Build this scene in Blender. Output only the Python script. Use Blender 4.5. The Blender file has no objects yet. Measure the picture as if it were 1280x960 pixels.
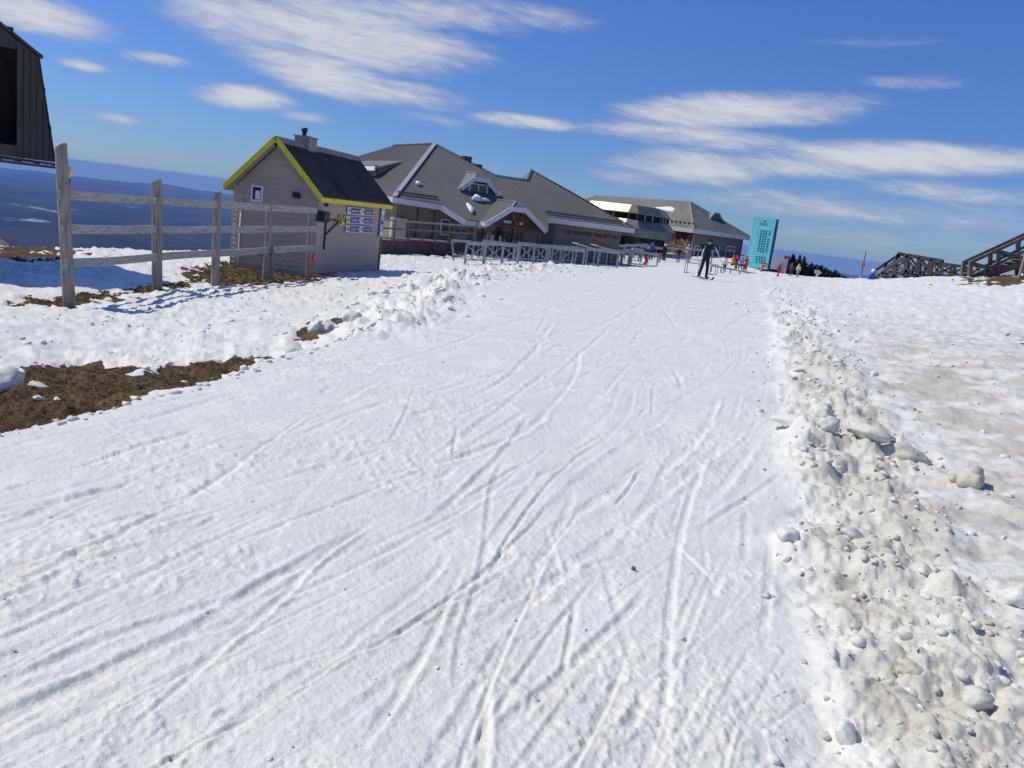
import bpy, bmesh, math, random
import numpy as np
from mathutils import Vector, Matrix, Quaternion

random.seed(7)
RNG = np.random.default_rng(7)
SC = bpy.context.scene
COL = SC.collection

# ------------------------------------------------------------------ camera
FPX = 1040.0                         # focal length in pixels of a 1280 px wide picture
ROLL = math.atan(0.128)
PITCH = math.atan(208.4 / FPX)
CAMZ = 1.6
CF = np.array([0, math.cos(PITCH), -math.sin(PITCH)])
_r0 = np.array([1.0, 0, 0]); _u0 = np.array([0, math.sin(PITCH), math.cos(PITCH)])
CR = math.cos(ROLL) * _r0 + math.sin(ROLL) * _u0
CU = -math.sin(ROLL) * _r0 + math.cos(ROLL) * _u0
cam = bpy.data.cameras.new('camera')
cam.sensor_width = 36.0
cam.lens = 36.0 * FPX / 1280
cam.clip_start = 0.05
cam.clip_end = 200000
cam_ob = bpy.data.objects.new('camera', cam)
COL.objects.link(cam_ob)
cam_ob.matrix_world = Matrix(((CR[0], CU[0], -CF[0], 0), (CR[1], CU[1], -CF[1], 0), (CR[2], CU[2], -CF[2], CAMZ), (0, 0, 0, 1)))
SC.camera = cam_ob

# ------------------------------------------------------------------ sun and sky
SUN_AZ = math.radians(-80)           # clockwise from +Y
SUN_EL = math.radians(51)
sun_dir = Vector((math.sin(SUN_AZ) * math.cos(SUN_EL), math.cos(SUN_AZ) * math.cos(SUN_EL), math.sin(SUN_EL)))
sun = bpy.data.lights.new('sun', 'SUN')
sun.energy = 3.55
sun.angle = math.radians(0.6)
sun.color = (1.0, 0.93, 0.79)
sun_ob = bpy.data.objects.new('sun', sun)
sun_ob.rotation_euler = sun_dir.to_track_quat('Z', 'Y').to_euler()
COL.objects.link(sun_ob)

SC.view_settings.view_transform = 'Standard'
SC.view_settings.look = 'None'
SC.view_settings.gamma = 1.0
SC.view_settings.exposure = 0.0
SC.render.engine = 'CYCLES'
SC.cycles.use_denoising = True
SC.cycles.max_bounces = 6
SC.cycles.diffuse_bounces = 3
SC.cycles.glossy_bounces = 3
SC.cycles.transmission_bounces = 3
SC.cycles.volume_bounces = 1
SC.cycles.transparent_max_bounces = 8
SC.cycles.sample_clamp_indirect = 8.0


def ray(px, py):
    return CF + CR * (px - 640) / FPX - CU * (py - 480) / FPX


def at(px, py, Y):
    """the point Y metres in front of the camera's foot on the line of sight of a picture point"""
    d = ray(px, py)
    return Vector(np.array([0, 0, CAMZ]) + d * (Y / d[1]))


def az_el(px, py):
    d = ray(px, py); d = d / np.linalg.norm(d)
    return math.atan2(d[0], d[1]), math.asin(d[2])


# world: Nishita sky, streaky lenticular clouds laid over it by direction
world = bpy.data.worlds.new('World')
SC.world = world
world.use_nodes = True
WN, WL = world.node_tree.nodes, world.node_tree.links
WN.clear()


class NG:
    """tiny node-graph writer"""
    def __init__(s, nt): s.nt = nt; s.n = nt.nodes; s.l = nt.links

    def new(s, t, **kw):
        o = s.n.new(t)
        for k, v in kw.items(): setattr(o, k, v)
        return o

    def put(s, sock, v):
        if isinstance(v, bpy.types.NodeSocket): s.l.new(v, sock)
        elif v is not None:
            if hasattr(sock.default_value, '__len__') and not hasattr(v, '__len__'): v = [v] * len(sock.default_value)
            if hasattr(sock.default_value, '__len__') and len(v) == 3 and len(sock.default_value) == 4: v = (*v, 1)
            sock.default_value = v

    def m(s, op, a, b=None, c=None, clamp=False):
        o = s.new('ShaderNodeMath', operation=op, use_clamp=clamp)
        s.put(o.inputs[0], a)
        if b is not None: s.put(o.inputs[1], b)
        if c is not None: s.put(o.inputs[2], c)
        return o.outputs[0]

    def step(s, v, lo, hi, a=0.0, b=1.0):
        o = s.new('ShaderNodeMapRange', interpolation_type='SMOOTHSTEP')
        s.put(o.inputs[0], v); s.put(o.inputs[1], lo); s.put(o.inputs[2], hi); s.put(o.inputs[3], a); s.put(o.inputs[4], b)
        return o.outputs[0]

    def xyz(s, x, y, z=0.0):
        o = s.new('ShaderNodeCombineXYZ')
        for i, v in enumerate((x, y, z)): s.put(o.inputs[i], v)
        return o.outputs[0]

    def noise(s, vec, scale, detail=4.0, rough=0.55, dist=0.0, col=False):
        o = s.new('ShaderNodeTexNoise')
        if vec is not None: s.l.new(vec, o.inputs['Vector'])
        o.inputs['Scale'].default_value = scale; o.inputs['Detail'].default_value = detail
        o.inputs['Roughness'].default_value = rough; o.inputs['Distortion'].default_value = dist
        return o.outputs['Color' if col else 'Fac']

    def mix(s, f, a, b, blend='MIX'):
        o = s.new('ShaderNodeMix', data_type='RGBA', blend_type=blend)
        s.put(o.inputs[0], f); s.put(o.inputs[6], a); s.put(o.inputs[7], b)
        return o.outputs[2]


g = NG(world.node_tree)
sky = g.new('ShaderNodeTexSky', sky_type='NISHITA', sun_disc=False, sun_elevation=SUN_EL, sun_rotation=SUN_AZ % (2 * math.pi),
            altitude=900, air_density=1.0, dust_density=0.3, ozone_density=1.0)
tc = g.new('ShaderNodeTexCoord')
up = g.new('ShaderNodeVectorMath', operation='MAXIMUM'); g.l.new(tc.outputs['Generated'], up.inputs[0]); up.inputs[1].default_value = (-2, -2, 0.012)
g.l.new(up.outputs[0], sky.inputs[0])
sep = g.new('ShaderNodeSeparateXYZ'); g.l.new(tc.outputs['Generated'], sep.inputs[0])
AZ = g.m('ARCTAN2', sep.outputs[0], sep.outputs[1])
EL = g.m('ARCSINE', sep.outputs[2])
tint = g.mix(1.0, sky.outputs[0], g.mix(g.step(EL, 0.0, 0.34), (0.41, 0.64, 1.14), (0.51, 0.80, 1.44)), 'MULTIPLY')
# one common drift direction of the streaks: they sink a little to the right
TILT = 0.06
along = g.m('ADD', AZ, g.m('MULTIPLY', EL, TILT))
across = g.m('SUBTRACT', EL, g.m('MULTIPLY', AZ, -TILT))
warp = g.noise(g.xyz(g.m('MULTIPLY', along, 5), g.m('MULTIPLY', across, 14)), 1.0, 3)
across_w = g.m('ADD', across, g.m('MULTIPLY', g.m('SUBTRACT', warp, 0.5), 0.05))
n_big = g.noise(g.xyz(g.m('MULTIPLY', along, 6), g.m('MULTIPLY', across_w, 42)), 1.0, 6, 0.6)
n_fine = g.noise(g.xyz(g.m('MULTIPLY', along, 34), g.m('MULTIPLY', across_w, 150)), 1.0, 6, 0.65)
tex = g.m('ADD', g.m('MULTIPLY', g.m('SUBTRACT', n_big, 0.5), 1.25), g.m('MULTIPLY', g.m('SUBTRACT', n_fine, 0.5), 0.62))

# (x, y, half length, half height, tilt in degrees, weight) of the cloud banks, measured in the picture
BANKS = [
    (35, 16, 100, 24, 10, 1.0), (103, 81, 34, 8, 8, .8), (195, 73, 46, 9, 6, .75), (150, 149, 34, 7, 6, .8),
    (304, 122, 66, 17, 5, 1.05), (300, 30, 110, 40, 16, .8), (430, 42, 190, 46, 8, 1.0), (400, 90, 120, 30, 14, 1.0),
    (480, 112, 120, 18, 9, .9), (380, 146, 40, 8, 6, .6), (560, 18, 190, 24, 3, .8), (540, 150, 60, 10, 8, .42), (655, 152, 86, 11, 6, .9),
    (925, 138, 168, 26, 1, 1.05), (800, 162, 100, 12, 3, .75), (880, 172, 160, 18, 7, .8), (860, 208, 120, 25, 5, .9),
    (790, 222, 60, 16, 6, .6), (1130, 198, 200, 22, 5, 1.0), (1240, 205, 110, 18, 2, .8), (1000, 208, 130, 16, 5, .75),
    (1090, 265, 250, 22, 6, .66), (1180, 240, 120, 16, 6, .6), (1120, 300, 240, 20, 5, .45), (900, 246, 120, 10, 6, .3),
    (1150, 104, 70, 10, 5, .5), (1080, 52, 90, 8, 3, .32), (830, 240, 60, 8, 4, .35),
]
dens = None
AE = g.xyz(AZ, EL)
for (px, py, hl, hh, tilt, wt) in BANKS:
    a0, e0 = az_el(px, py)
    t2 = math.radians(tilt) - ROLL          # picture tilt minus camera roll
    L, H = hl / FPX, hh / FPX
    mp = g.new('ShaderNodeMapping', vector_type='TEXTURE'); g.l.new(AE, mp.inputs[0])
    mp.inputs['Location'].default_value = (a0, e0, 0); mp.inputs['Rotation'].default_value = (0, 0, -t2); mp.inputs['Scale'].default_value = (L, H, 1)
    dt = g.new('ShaderNodeVectorMath', operation='DOT_PRODUCT'); g.l.new(mp.outputs[0], dt.inputs[0]); g.l.new(mp.outputs[0], dt.inputs[1])
    q = g.m('MULTIPLY_ADD', dt.outputs['Value'], -wt * 0.9, wt)
    dens = q if dens is None else g.m('SMOOTH_MAX', dens, q, 0.25)
dens = g.m('MAXIMUM', dens, -1.2)
# thin streaks of the same kind all round the sky
n_all = g.noise(g.xyz(g.m('MULTIPLY', along, 1.7), g.m('MULTIPLY', across_w, 9), 3.1), 1.0, 5, 0.6)
allq = g.step(n_all, 0.5, 0.85, -0.9, 0.35)
front = g.m('MULTIPLY', g.step(g.m('ABSOLUTE', AZ), 0.5, 0.75), 1.0)
dens = g.m('MAXIMUM', dens, g.m('SUBTRACT', allq, g.m('MULTIPLY', g.m('SUBTRACT', 1.0, front), 0.45)))
cover = g.step(g.m('ADD', dens, g.m('MULTIPLY', tex, 0.95)), 0.06, 0.98)
cover = g.m('MULTIPLY', cover, g.step(EL, -0.02, 0.05))
cover = g.m('MULTIPLY', cover, 0.9)
shade = g.step(g.m('ADD', dens, g.m('MULTIPLY', tex, 0.9)), 0.1, 1.2)
ccol = g.mix(shade, (0.42, 0.49, 0.66), (0.86, 0.87, 0.9))
bg1 = g.new('ShaderNodeBackground'); g.l.new(tint, bg1.inputs[0]); bg1.inputs[1].default_value = 0.082
bg2 = g.new('ShaderNodeBackground'); g.l.new(ccol, bg2.inputs[0]); bg2.inputs[1].default_value = 0.8
mx = g.new('ShaderNodeMixShader'); g.l.new(cover, mx.inputs[0]); g.l.new(bg1.outputs[0], mx.inputs[1]); g.l.new(bg2.outputs[0], mx.inputs[2])
wo = g.new('ShaderNodeOutputWorld'); g.l.new(mx.outputs[0], wo.inputs[0])
world.cycles.sampling_method = 'MANUAL'
world.cycles.sample_map_resolution = 512

# ------------------------------------------------------------------ tagging and mesh helpers
def tag(o, label=None, cat=None, group=None, kind=None):
    if label: o['label'] = label
    if cat: o['category'] = cat
    if group: o['group'] = group
    if kind: o['kind'] = kind
    return o


def empty(name, loc, rz=0.0, label=None, cat=None, group=None):
    o = bpy.data.objects.new(name, None)
    o.empty_display_size = 0.2
    o.location = loc; o.rotation_euler = (0, 0, rz)
    COL.objects.link(o)
    return tag(o, label, cat, group)


class MB:
    """collects polygons; build() links them as one mesh object"""
    def __init__(s): s.v = []; s.f = []; s.mi = []; s.cur = 0

    def poly(s, pts):
        i = len(s.v); s.v += [tuple(p) for p in pts]; s.f.append(tuple(range(i, i + len(pts)))); s.mi.append(s.cur); return s

    def mesh(s, vs, fs):
        i = len(s.v); s.v += [tuple(p) for p in vs]
        for f in fs: s.f.append(tuple(i + k for k in f)); s.mi.append(s.cur)
        return s

    def box(s, c, size, rot=None, bev=0.0):
        """box with chamfered long edges when bev > 0"""
        c = Vector(c); h = [k / 2 for k in size]
        M = rot if rot is not None else Matrix.Identity(3)
        if bev <= 0:
            vs = [c + M @ Vector((sx * h[0], sy * h[1], sz * h[2])) for sx in (-1, 1) for sy in (-1, 1) for sz in (-1, 1)]
            return s.mesh(vs, [(0, 1, 3, 2), (4, 6, 7, 5), (0, 4, 5, 1), (2, 3, 7, 6), (0, 2, 6, 4), (1, 5, 7, 3)])
        b = min(bev, min(h) * 0.6)
        ax = max(range(3), key=lambda k: size[k]); o1, o2 = [k for k in range(3) if k != ax]
        ring = [(-h[o1] + b, -h[o2]), (h[o1] - b, -h[o2]), (h[o1], -h[o2] + b), (h[o1], h[o2] - b), (h[o1] - b, h[o2]), (-h[o1] + b, h[o2]), (-h[o1], h[o2] - b), (-h[o1], -h[o2] + b)]
        vs = []
        for e in (-1, 1):
            for p, q in ring:
                k = [0, 0, 0]; k[ax] = e * h[ax]; k[o1] = p; k[o2] = q
                vs.append(c + M @ Vector(k))
        fs = [(i, (i + 1) % 8, 8 + (i + 1) % 8, 8 + i) for i in range(8)] + [tuple(range(7, -1, -1)), tuple(range(8, 16))]
        return s.mesh(vs, fs)

    def bar(s, a, b, w, h, up=(0, 0, 1), bev=0.0):
        """rectangular bar from a to b, w wide across, h along up"""
        a, b = Vector(a), Vector(b); d = (b - a); L = d.length; d.normalize()
        u = Vector(up); x = d.cross(u)
        if x.length < 1e-4: x = d.cross(Vector((0, 1, 0)))
        x.normalize(); z = x.cross(d)
        M = Matrix((x, d, z)).transposed()
        return s.box((a + b) / 2, (w, L, h), M, bev)

    def tube(s, pts, r, n=8, cap=True):
        pts = [Vector(p) for p in pts]
        rs = r if hasattr(r, '__len__') else [r] * len(pts)
        vs, fs = [], []
        ref = Vector((0.31, 0.17, 0.93))
        for i, p in enumerate(pts):
            d = (pts[min(i + 1, len(pts) - 1)] - pts[max(i - 1, 0)]).normalized()
            x = d.cross(ref); x = x.normalized() if x.length > 1e-4 else d.cross(Vector((1, 0, 0))).normalized()
            y = d.cross(x)
            for k in range(n):
                a = 2 * math.pi * k / n
                vs.append(p + (x * math.cos(a) + y * math.sin(a)) * rs[i])
        for i in range(len(pts) - 1):
            for k in range(n):
                a, b = i * n + k, i * n + (k + 1) % n
                fs.append((a, b, b + n, a + n))
        if cap: fs += [tuple(range(n - 1, -1, -1)), tuple(range((len(pts) - 1) * n, len(pts) * n))]
        return s.mesh(vs, fs)

    def prism(s, poly, d):
        """polygon extruded by the vector d"""
        n = len(poly); d = Vector(d)
        vs = [Vector(p) for p in poly] + [Vector(p) + d for p in poly]
        return s.mesh(vs, [tuple(range(n)), tuple(range(2 * n - 1, n - 1, -1))] + [(i, i + n, (i + 1) % n + n, (i + 1) % n) for i in range(n)])

    def data(s, name, mats, smooth=False):
        me = bpy.data.meshes.new(name)
        me.from_pydata([tuple(v) for v in s.v], [], s.f)
        for m in (mats if isinstance(mats, (list, tuple)) else [mats]): me.materials.append(m)
        me.polygons.foreach_set('material_index', s.mi)
        if smooth: me.polygons.foreach_set('use_smooth', [True] * len(me.polygons))
        bm = bmesh.new(); bm.from_mesh(me); bmesh.ops.recalc_face_normals(bm, faces=bm.faces); bm.to_mesh(me); bm.free()
        me.update()
        return me

    def build(s, name, mats, parent=None, smooth=False, **kw):
        o = bpy.data.objects.new(name, s.data(name, mats, smooth))
        COL.objects.link(o); o.parent = parent
        return tag(o, **kw)


def child(name, me, parent, loc=(0, 0, 0), rot=(0, 0, 0), scale=(1, 1, 1)):
    o = bpy.data.objects.new(name, me); COL.objects.link(o)
    o.parent = parent; o.location = loc; o.rotation_euler = rot; o.scale = scale
    return o


def mat(name, col, rough=0.6, metal=0.0, spec=0.4, var=0.0, scale=6.0, col2=None, bump=0.0, bscale=30.0, stretch=(1, 1, 1), coords='Object', emit=None):
    """procedural principled material: base colour varied by noise, fine bump"""
    m = bpy.data.materials.new(name); m.use_nodes = True
    k = NG(m.node_tree); b = m.node_tree.nodes['Principled BSDF']
    b.inputs['Roughness'].default_value = rough; b.inputs['Metallic'].default_value = metal
    b.inputs['Specular IOR Level'].default_value = spec
    t = k.new('ShaderNodeTexCoord'); mp = k.new('ShaderNodeMapping'); k.l.new(t.outputs[coords], mp.inputs[0]); mp.inputs['Scale'].default_value = stretch
    if var > 0 or col2:
        n = k.noise(mp.outputs[0], scale, 6, 0.65)
        c2 = col2 or tuple(c * (1 - var) for c in col)
        c1 = col if col2 else tuple(min(1, c * (1 + var * .6)) for c in col)
        k.l.new(k.mix(k.step(n, 0.32, 0.68), c1, c2), b.inputs['Base Color'])
        k.l.new(k.step(n, 0.2, 0.8, max(0.05, rough - .1), min(1, rough + .12)), b.inputs['Roughness'])
    else:
        b.inputs['Base Color'].default_value = (*col, 1)
    if bump > 0:
        n2 = k.noise(mp.outputs[0], bscale, 5, 0.6)
        bp = k.new('ShaderNodeBump'); bp.inputs['Strength'].default_value = bump; bp.inputs['Distance'].default_value = 0.02
        k.l.new(n2, bp.inputs['Height']); k.l.new(bp.outputs[0], b.inputs['Normal'])
    return m


# ------------------------------------------------------------------ noise on arrays
def _hash(ix, iy, seed):
    h = (ix.astype(np.int64) * 374761393 + iy.astype(np.int64) * 668265263 + seed * 974634777) & 0xFFFFFFFF
    h = ((h ^ (h >> 13)) * 1274126177) & 0xFFFFFFFF
    return ((h ^ (h >> 16)) & 0xFFFF) / 65535.0 * (2 * math.pi)


def pnoise(x, y, seed=0):
    """gradient noise, about -0.7 .. 0.7"""
    x0 = np.floor(x); y0 = np.floor(y); fx = x - x0; fy = y - y0
    ix = x0.astype(np.int64); iy = y0.astype(np.int64)
    def gr(a, b, dx, dy):
        t = _hash(ix + a, iy + b, seed); return np.cos(t) * dx + np.sin(t) * dy
    u = fx * fx * fx * (fx * (fx * 6 - 15) + 10); v = fy * fy * fy * (fy * (fy * 6 - 15) + 10)
    a = gr(0, 0, fx, fy) * (1 - u) + gr(1, 0, fx - 1, fy) * u
    b = gr(0, 1, fx, fy - 1) * (1 - u) + gr(1, 1, fx - 1, fy - 1) * u
    return (a * (1 - v) + b * v) * 1.4


def fbm(x, y, seed=0, octs=4, gain=0.5):
    r = 0; a = 1.0
    for k in range(octs):
        r = r + a * pnoise(x * 2 ** k + 17.3 * k, y * 2 ** k - 9.1 * k, seed + k); a *= gain
    return r


def domes(x, y, seed, lo=.2, hi=.75):
    """rounded clods: one dome per unit cell, height in units of the cell"""
    wx = x + .28 * pnoise(x * 2.3, y * 2.3, seed + 50); wy = y + .28 * pnoise(x * 2.3 + 31, y * 2.3, seed + 51)
    ix = np.floor(wx).astype(np.int64); iy = np.floor(wy).astype(np.int64); h = np.zeros_like(x)
    for a in (-1, 0, 1):
        for b in (-1, 0, 1):
            t = 2 * math.pi
            ox = _hash(ix + a, iy + b, seed) / t; oy = _hash(ix + a, iy + b, seed + 1) / t; rr_ = lo + (hi - lo) * (_hash(ix + a, iy + b, seed + 2) / t) ** 1.8
            d2 = ((ix + a + ox - wx) ** 2 + (iy + b + oy - wy) ** 2) / (rr_ * rr_)
            h = np.maximum(h, rr_ * np.sqrt(np.maximum(0, 1 - d2)))
    return h


def sst(x, lo, hi):
    t = np.clip((x - lo) / (hi - lo), 0, 1); return t * t * (3 - 2 * t)


# ------------------------------------------------------------------ the lie of the land
LAND = np.array([
    # the piste under the camera and on to the skier
    (0, 0, 0), (-3, -3, -.02), (4, -3, .1), (0, -8, -.05), (-3.2, 3, -.02), (2, 2.5, 0), (0, 3, 0), (1, 6, 0), (-1.5, 7, -.02), (0, 11, 0), (2, 15, 0), (0, 18, -.02), (1, 23, -.05), (4, 28, -.05), (7.4, 35, -.03), (10.5, 38, 0), (9, 45, -.1), (14, 46, .12), (12, 55, -.1),
    # left of it
    (-4.6, 4.5, -.22), (-5, 8, -.3), (-3.3, 10.5, -.3), (-4, 14, -.62), (-2.6, 18, -.4), (-8.1, 14.9, -1), (-8.2, 18.5, -1), (-7.6, 20.5, -1), (-6.7, 26, -1), (-9.4, 26.4, -1), (-5.8, 32, -1.05), (-12, 12, -.9), (-8, 10, -.65), (-8, 4, -.3), (-14, 22, -1.15), (-16, 27, -1.3), (-13, 36, -1.5), (-3.5, 24, -.6), (-2.5, 30, -.7),
    (-22, 16, -1.2), (-24, 24, -1.9), (-20, 34, -3.2), (-18, 45, -4), (-30, 30, -5), (-30, 60, -11),
    # the flat before the lodge
    (-6, 42, -1.3), (-2, 48, -1.1), (2, 45, -.75), (3, 50, -.85), (8, 52, -.5), (-10, 50, -1.5), (0, 58, -1.15), (8, 62, -.85), (12, 72, -.4), (14, 78, -.35), (20, 80, -.35), (15, 85, -.3), (24, 89, -.35), (0, 90, -1.3), (-20, 70, -2.5), (0, 115, -2.5), (20, 110, -1.5),
    # the rise on the right and its far side
    (4, 5, .1), (6, 9, .25), (9, 14, .5), (12, 20, .75), (8, 22, .28), (17, 30, 1.35), (22, 38, 1.84), (26, 38, 2.0), (20, 43, 1.12), (24, 44, 1.1), (12, 36, .25), (15, 40, .42), (19.5, 49.5, .42), (17.7, 55, .1), (20, 60, -.2), (28, 80, -2.5), (33, 86, -6), (31, 95, -7), (30, 106, -8), (36, 98, -9), (26, 55, -1.2), (34, 60, -5), (31, 46, -.4), (40, 90, -9), (36, 120, -9), (60, 80, -20), (20, 20, 1.5), (10, 5, .5), (20, 5, 1.2), (40, 30, 2.2),
], float)


def _warp(x, y):
    yy = y + 9.0; r = np.sqrt(x * x + yy * yy)
    return np.arctan2(x, yy) * 2.2, np.log(r) * 1.6


def _tps():
    u, v = _warp(LAND[:, 0], LAND[:, 1]); n = len(u)
    d2 = (u[:, None] - u) ** 2 + (v[:, None] - v) ** 2
    K = 0.5 * d2 * np.log(d2 + 1e-12) + np.eye(n) * 0.002
    P = np.stack([np.ones(n), u, v], 1)
    A = np.zeros((n + 3, n + 3)); A[:n, :n] = K; A[:n, n:] = P; A[n:, :n] = P.T
    return u, v, np.linalg.solve(A, np.concatenate([LAND[:, 2], np.zeros(3)]))


_TU, _TV, _TW = _tps()


def base_h(x, y):
    x = np.asarray(x, float); y = np.asarray(y, float); u, v = _warp(x, y)
    r = _TW[-3] + _TW[-2] * u + _TW[-1] * v
    for i in range(len(_TU)):
        d2 = (u - _TU[i]) ** 2 + (v - _TV[i]) ** 2
        r = r + _TW[i] * 0.5 * d2 * np.log(d2 + 1e-12)
    # beyond the summit plateau everything falls away to the valley
    R = np.hypot(x, y)
    return np.clip(r, -60, 4) - 0.004 * np.maximum(0, R - 115) ** 2


# left edge of the groomed snow
EY = np.array([-10, 0, 4.8, 6.74, 10.5, 14, 21, 30]); EX = np.array([-4.6, -3.75, -3.05, -2.62, -2.15, -1.9, -1.2, 1.2])
# the rubble berm on its right
BY = np.array([-6, 0, 2.4, 4.2, 6.8, 10.3, 20, 35]); BX = np.array([0.9, 1.35, 1.65, 2.05, 2.85, 3.85, 6.55, 10.4]); BWID = np.array([.75, .75, .75, .75, .75, .55, .55, .5])


def pg(px, py):
    """the ground point seen at a picture point"""
    d = ray(px, py); d = d / d[1]
    ts = np.concatenate([np.linspace(1.2, 20, 600), np.linspace(20.1, 110, 900)])
    X, Y, Z = d[0] * ts, ts, CAMZ + d[2] * ts
    below = Z < base_h(X, Y)
    i = int(np.argmax(below)) if below.any() else len(ts) - 1
    return float(X[i]), float(Y[i])


def poly_sd(x, y, poly):
    """signed distance to a polygon (positive inside)"""
    P = np.array(poly); n = len(P)
    d = np.full(x.shape, 1e18); inside = np.zeros(x.shape, bool)
    for i in range(n):
        a, b = P[i], P[(i + 1) % n]; e = b - a
        wx, wy = x - a[0], y - a[1]
        t = np.clip((wx * e[0] + wy * e[1]) / (e @ e + 1e-12), 0, 1)
        d = np.minimum(d, (wx - e[0] * t) ** 2 + (wy - e[1] * t) ** 2)
        c = (a[1] > y) != (b[1] > y)
        xi = a[0] + (y - a[1]) / (b[1] - a[1] + 1e-12) * e[0]
        inside ^= c & (x < xi)
    return np.where(inside, 1, -1) * np.sqrt(d)


def left_step(x, y, wob=0.0):
    sd = x - np.interp(y, EY, EX) + wob                      # positive on the piste
    fade = 1 - sst(y, 9.5, 13.0)
    return -0.24 * (1 - sst(sd, -0.10, 0.06)) * fade * (1 - sst(-sd, 2.2, 5.0))


def h0(x, y):
    return base_h(x, y) + left_step(np.asarray(x, float), np.asarray(y, float))


def pg(px, py):
    """the ground point seen at a picture point"""
    d = ray(px, py); d = d / d[1]
    ts = np.concatenate([np.linspace(1.2, 20, 900), np.linspace(20.1, 110, 900)])
    X, Y, Z = d[0] * ts, ts, CAMZ + d[2] * ts
    below = Z < h0(X, Y)
    i = int(np.argmax(below)) if below.any() else len(ts) - 1
    return float(X[i]), float(Y[i])


def ppoly(pts): return [pg(*p) for p in pts]


# bare earth: outlines of the thawed patches
DIRT = [
    (ppoly([(-60, 476), (0, 466), (45, 458), (100, 452), (150, 456), (172, 464), (190, 462), (215, 455), (260, 451), (330, 441), (345, 437), (352, 442), (300, 462), (250, 478), (200, 492), (120, 515), (40, 535), (0, 548), (-80, 575)]), 1.0),
    (ppoly([(373, 412), (398, 404), (440, 402), (442, 408), (415, 416), (392, 424), (372, 428)]), 1.0),
    (ppoly([(8, 378), (30, 370), (100, 367), (150, 362), (196, 356), (210, 352), (258, 352), (230, 360), (195, 366), (150, 372), (110, 379), (70, 386), (20, 384)]), .9),
    (ppoly([(226, 340), (262, 330), (290, 329), (392, 340), (400, 350), (350, 354), (285, 358), (250, 353)]), 1.0),
    (ppoly([(-40, 292), (5, 290), (60, 296), (80, 308), (100, 316), (60, 326), (0, 322), (-40, 320)]), 1.0),
    (ppoly([(90, 296), (150, 294), (190, 297), (150, 301), (100, 300)]), .5),
    (ppoly([(1205, 352), (1235, 343), (1290, 338), (1310, 350), (1270, 356), (1230, 357)]), 1.0),
    (ppoly([(1250, 424), (1285, 419), (1300, 430), (1262, 431)]), .7),
    (ppoly([(1110, 518), (1130, 514), (1146, 524), (1138, 533), (1118, 527)]), .55),
    (ppoly([(500, 316), (560, 312), (590, 318), (600, 326), (560, 322)]), .8),
]
GRIME = [
    (ppoly([(1190, 642), (1240, 646), (1300, 655), (1300, 668), (1230, 660)]), 1.0),
    (ppoly([(1192, 684), (1225, 690), (1262, 706), (1300, 722), (1300, 760), (1265, 748), (1240, 728), (1205, 706)]), 1.0),
    (ppoly([(1100, 470), (1150, 458), (1210, 463), (1240, 480), (1220, 496), (1160, 492), (1115, 482)]), .95),
    (ppoly([(1255, 470), (1300, 466), (1300, 494), (1262, 488)]), .9),
    (ppoly([(1130, 525), (1180, 505), (1260, 520), (1310, 545), (1310, 585), (1240, 560), (1180, 545)]), .8),
    (ppoly([(1000, 375), (1040, 372), (1055, 382), (1020, 386)]), .35),
    (ppoly([(640, 345), (690, 342), (700, 350), (650, 354)]), .35), (ppoly([(700, 338), (790, 334), (800, 342), (720, 346)]), .3),
    (ppoly([(1140, 600), (1200, 610), (1310, 650), (1310, 760), (1240, 720), (1190, 660)]), .6),
]


def catmull(pts, n=8):
    P = [np.array(p, float) for p in pts]; P = [2 * P[0] - P[1]] + P + [2 * P[-1] - P[-2]]; out = []
    for i in range(1, len(P) - 2):
        for k in range(n):
            t = k / n
            out.append(0.5 * ((2 * P[i]) + (-P[i - 1] + P[i + 1]) * t + (2 * P[i - 1] - 5 * P[i] + 4 * P[i + 1] - P[i + 2]) * t * t + (-P[i - 1] + 3 * P[i] - 3 * P[i + 1] + P[i + 2]) * t ** 3))
    return np.array(out + [P[-2]])


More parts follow.
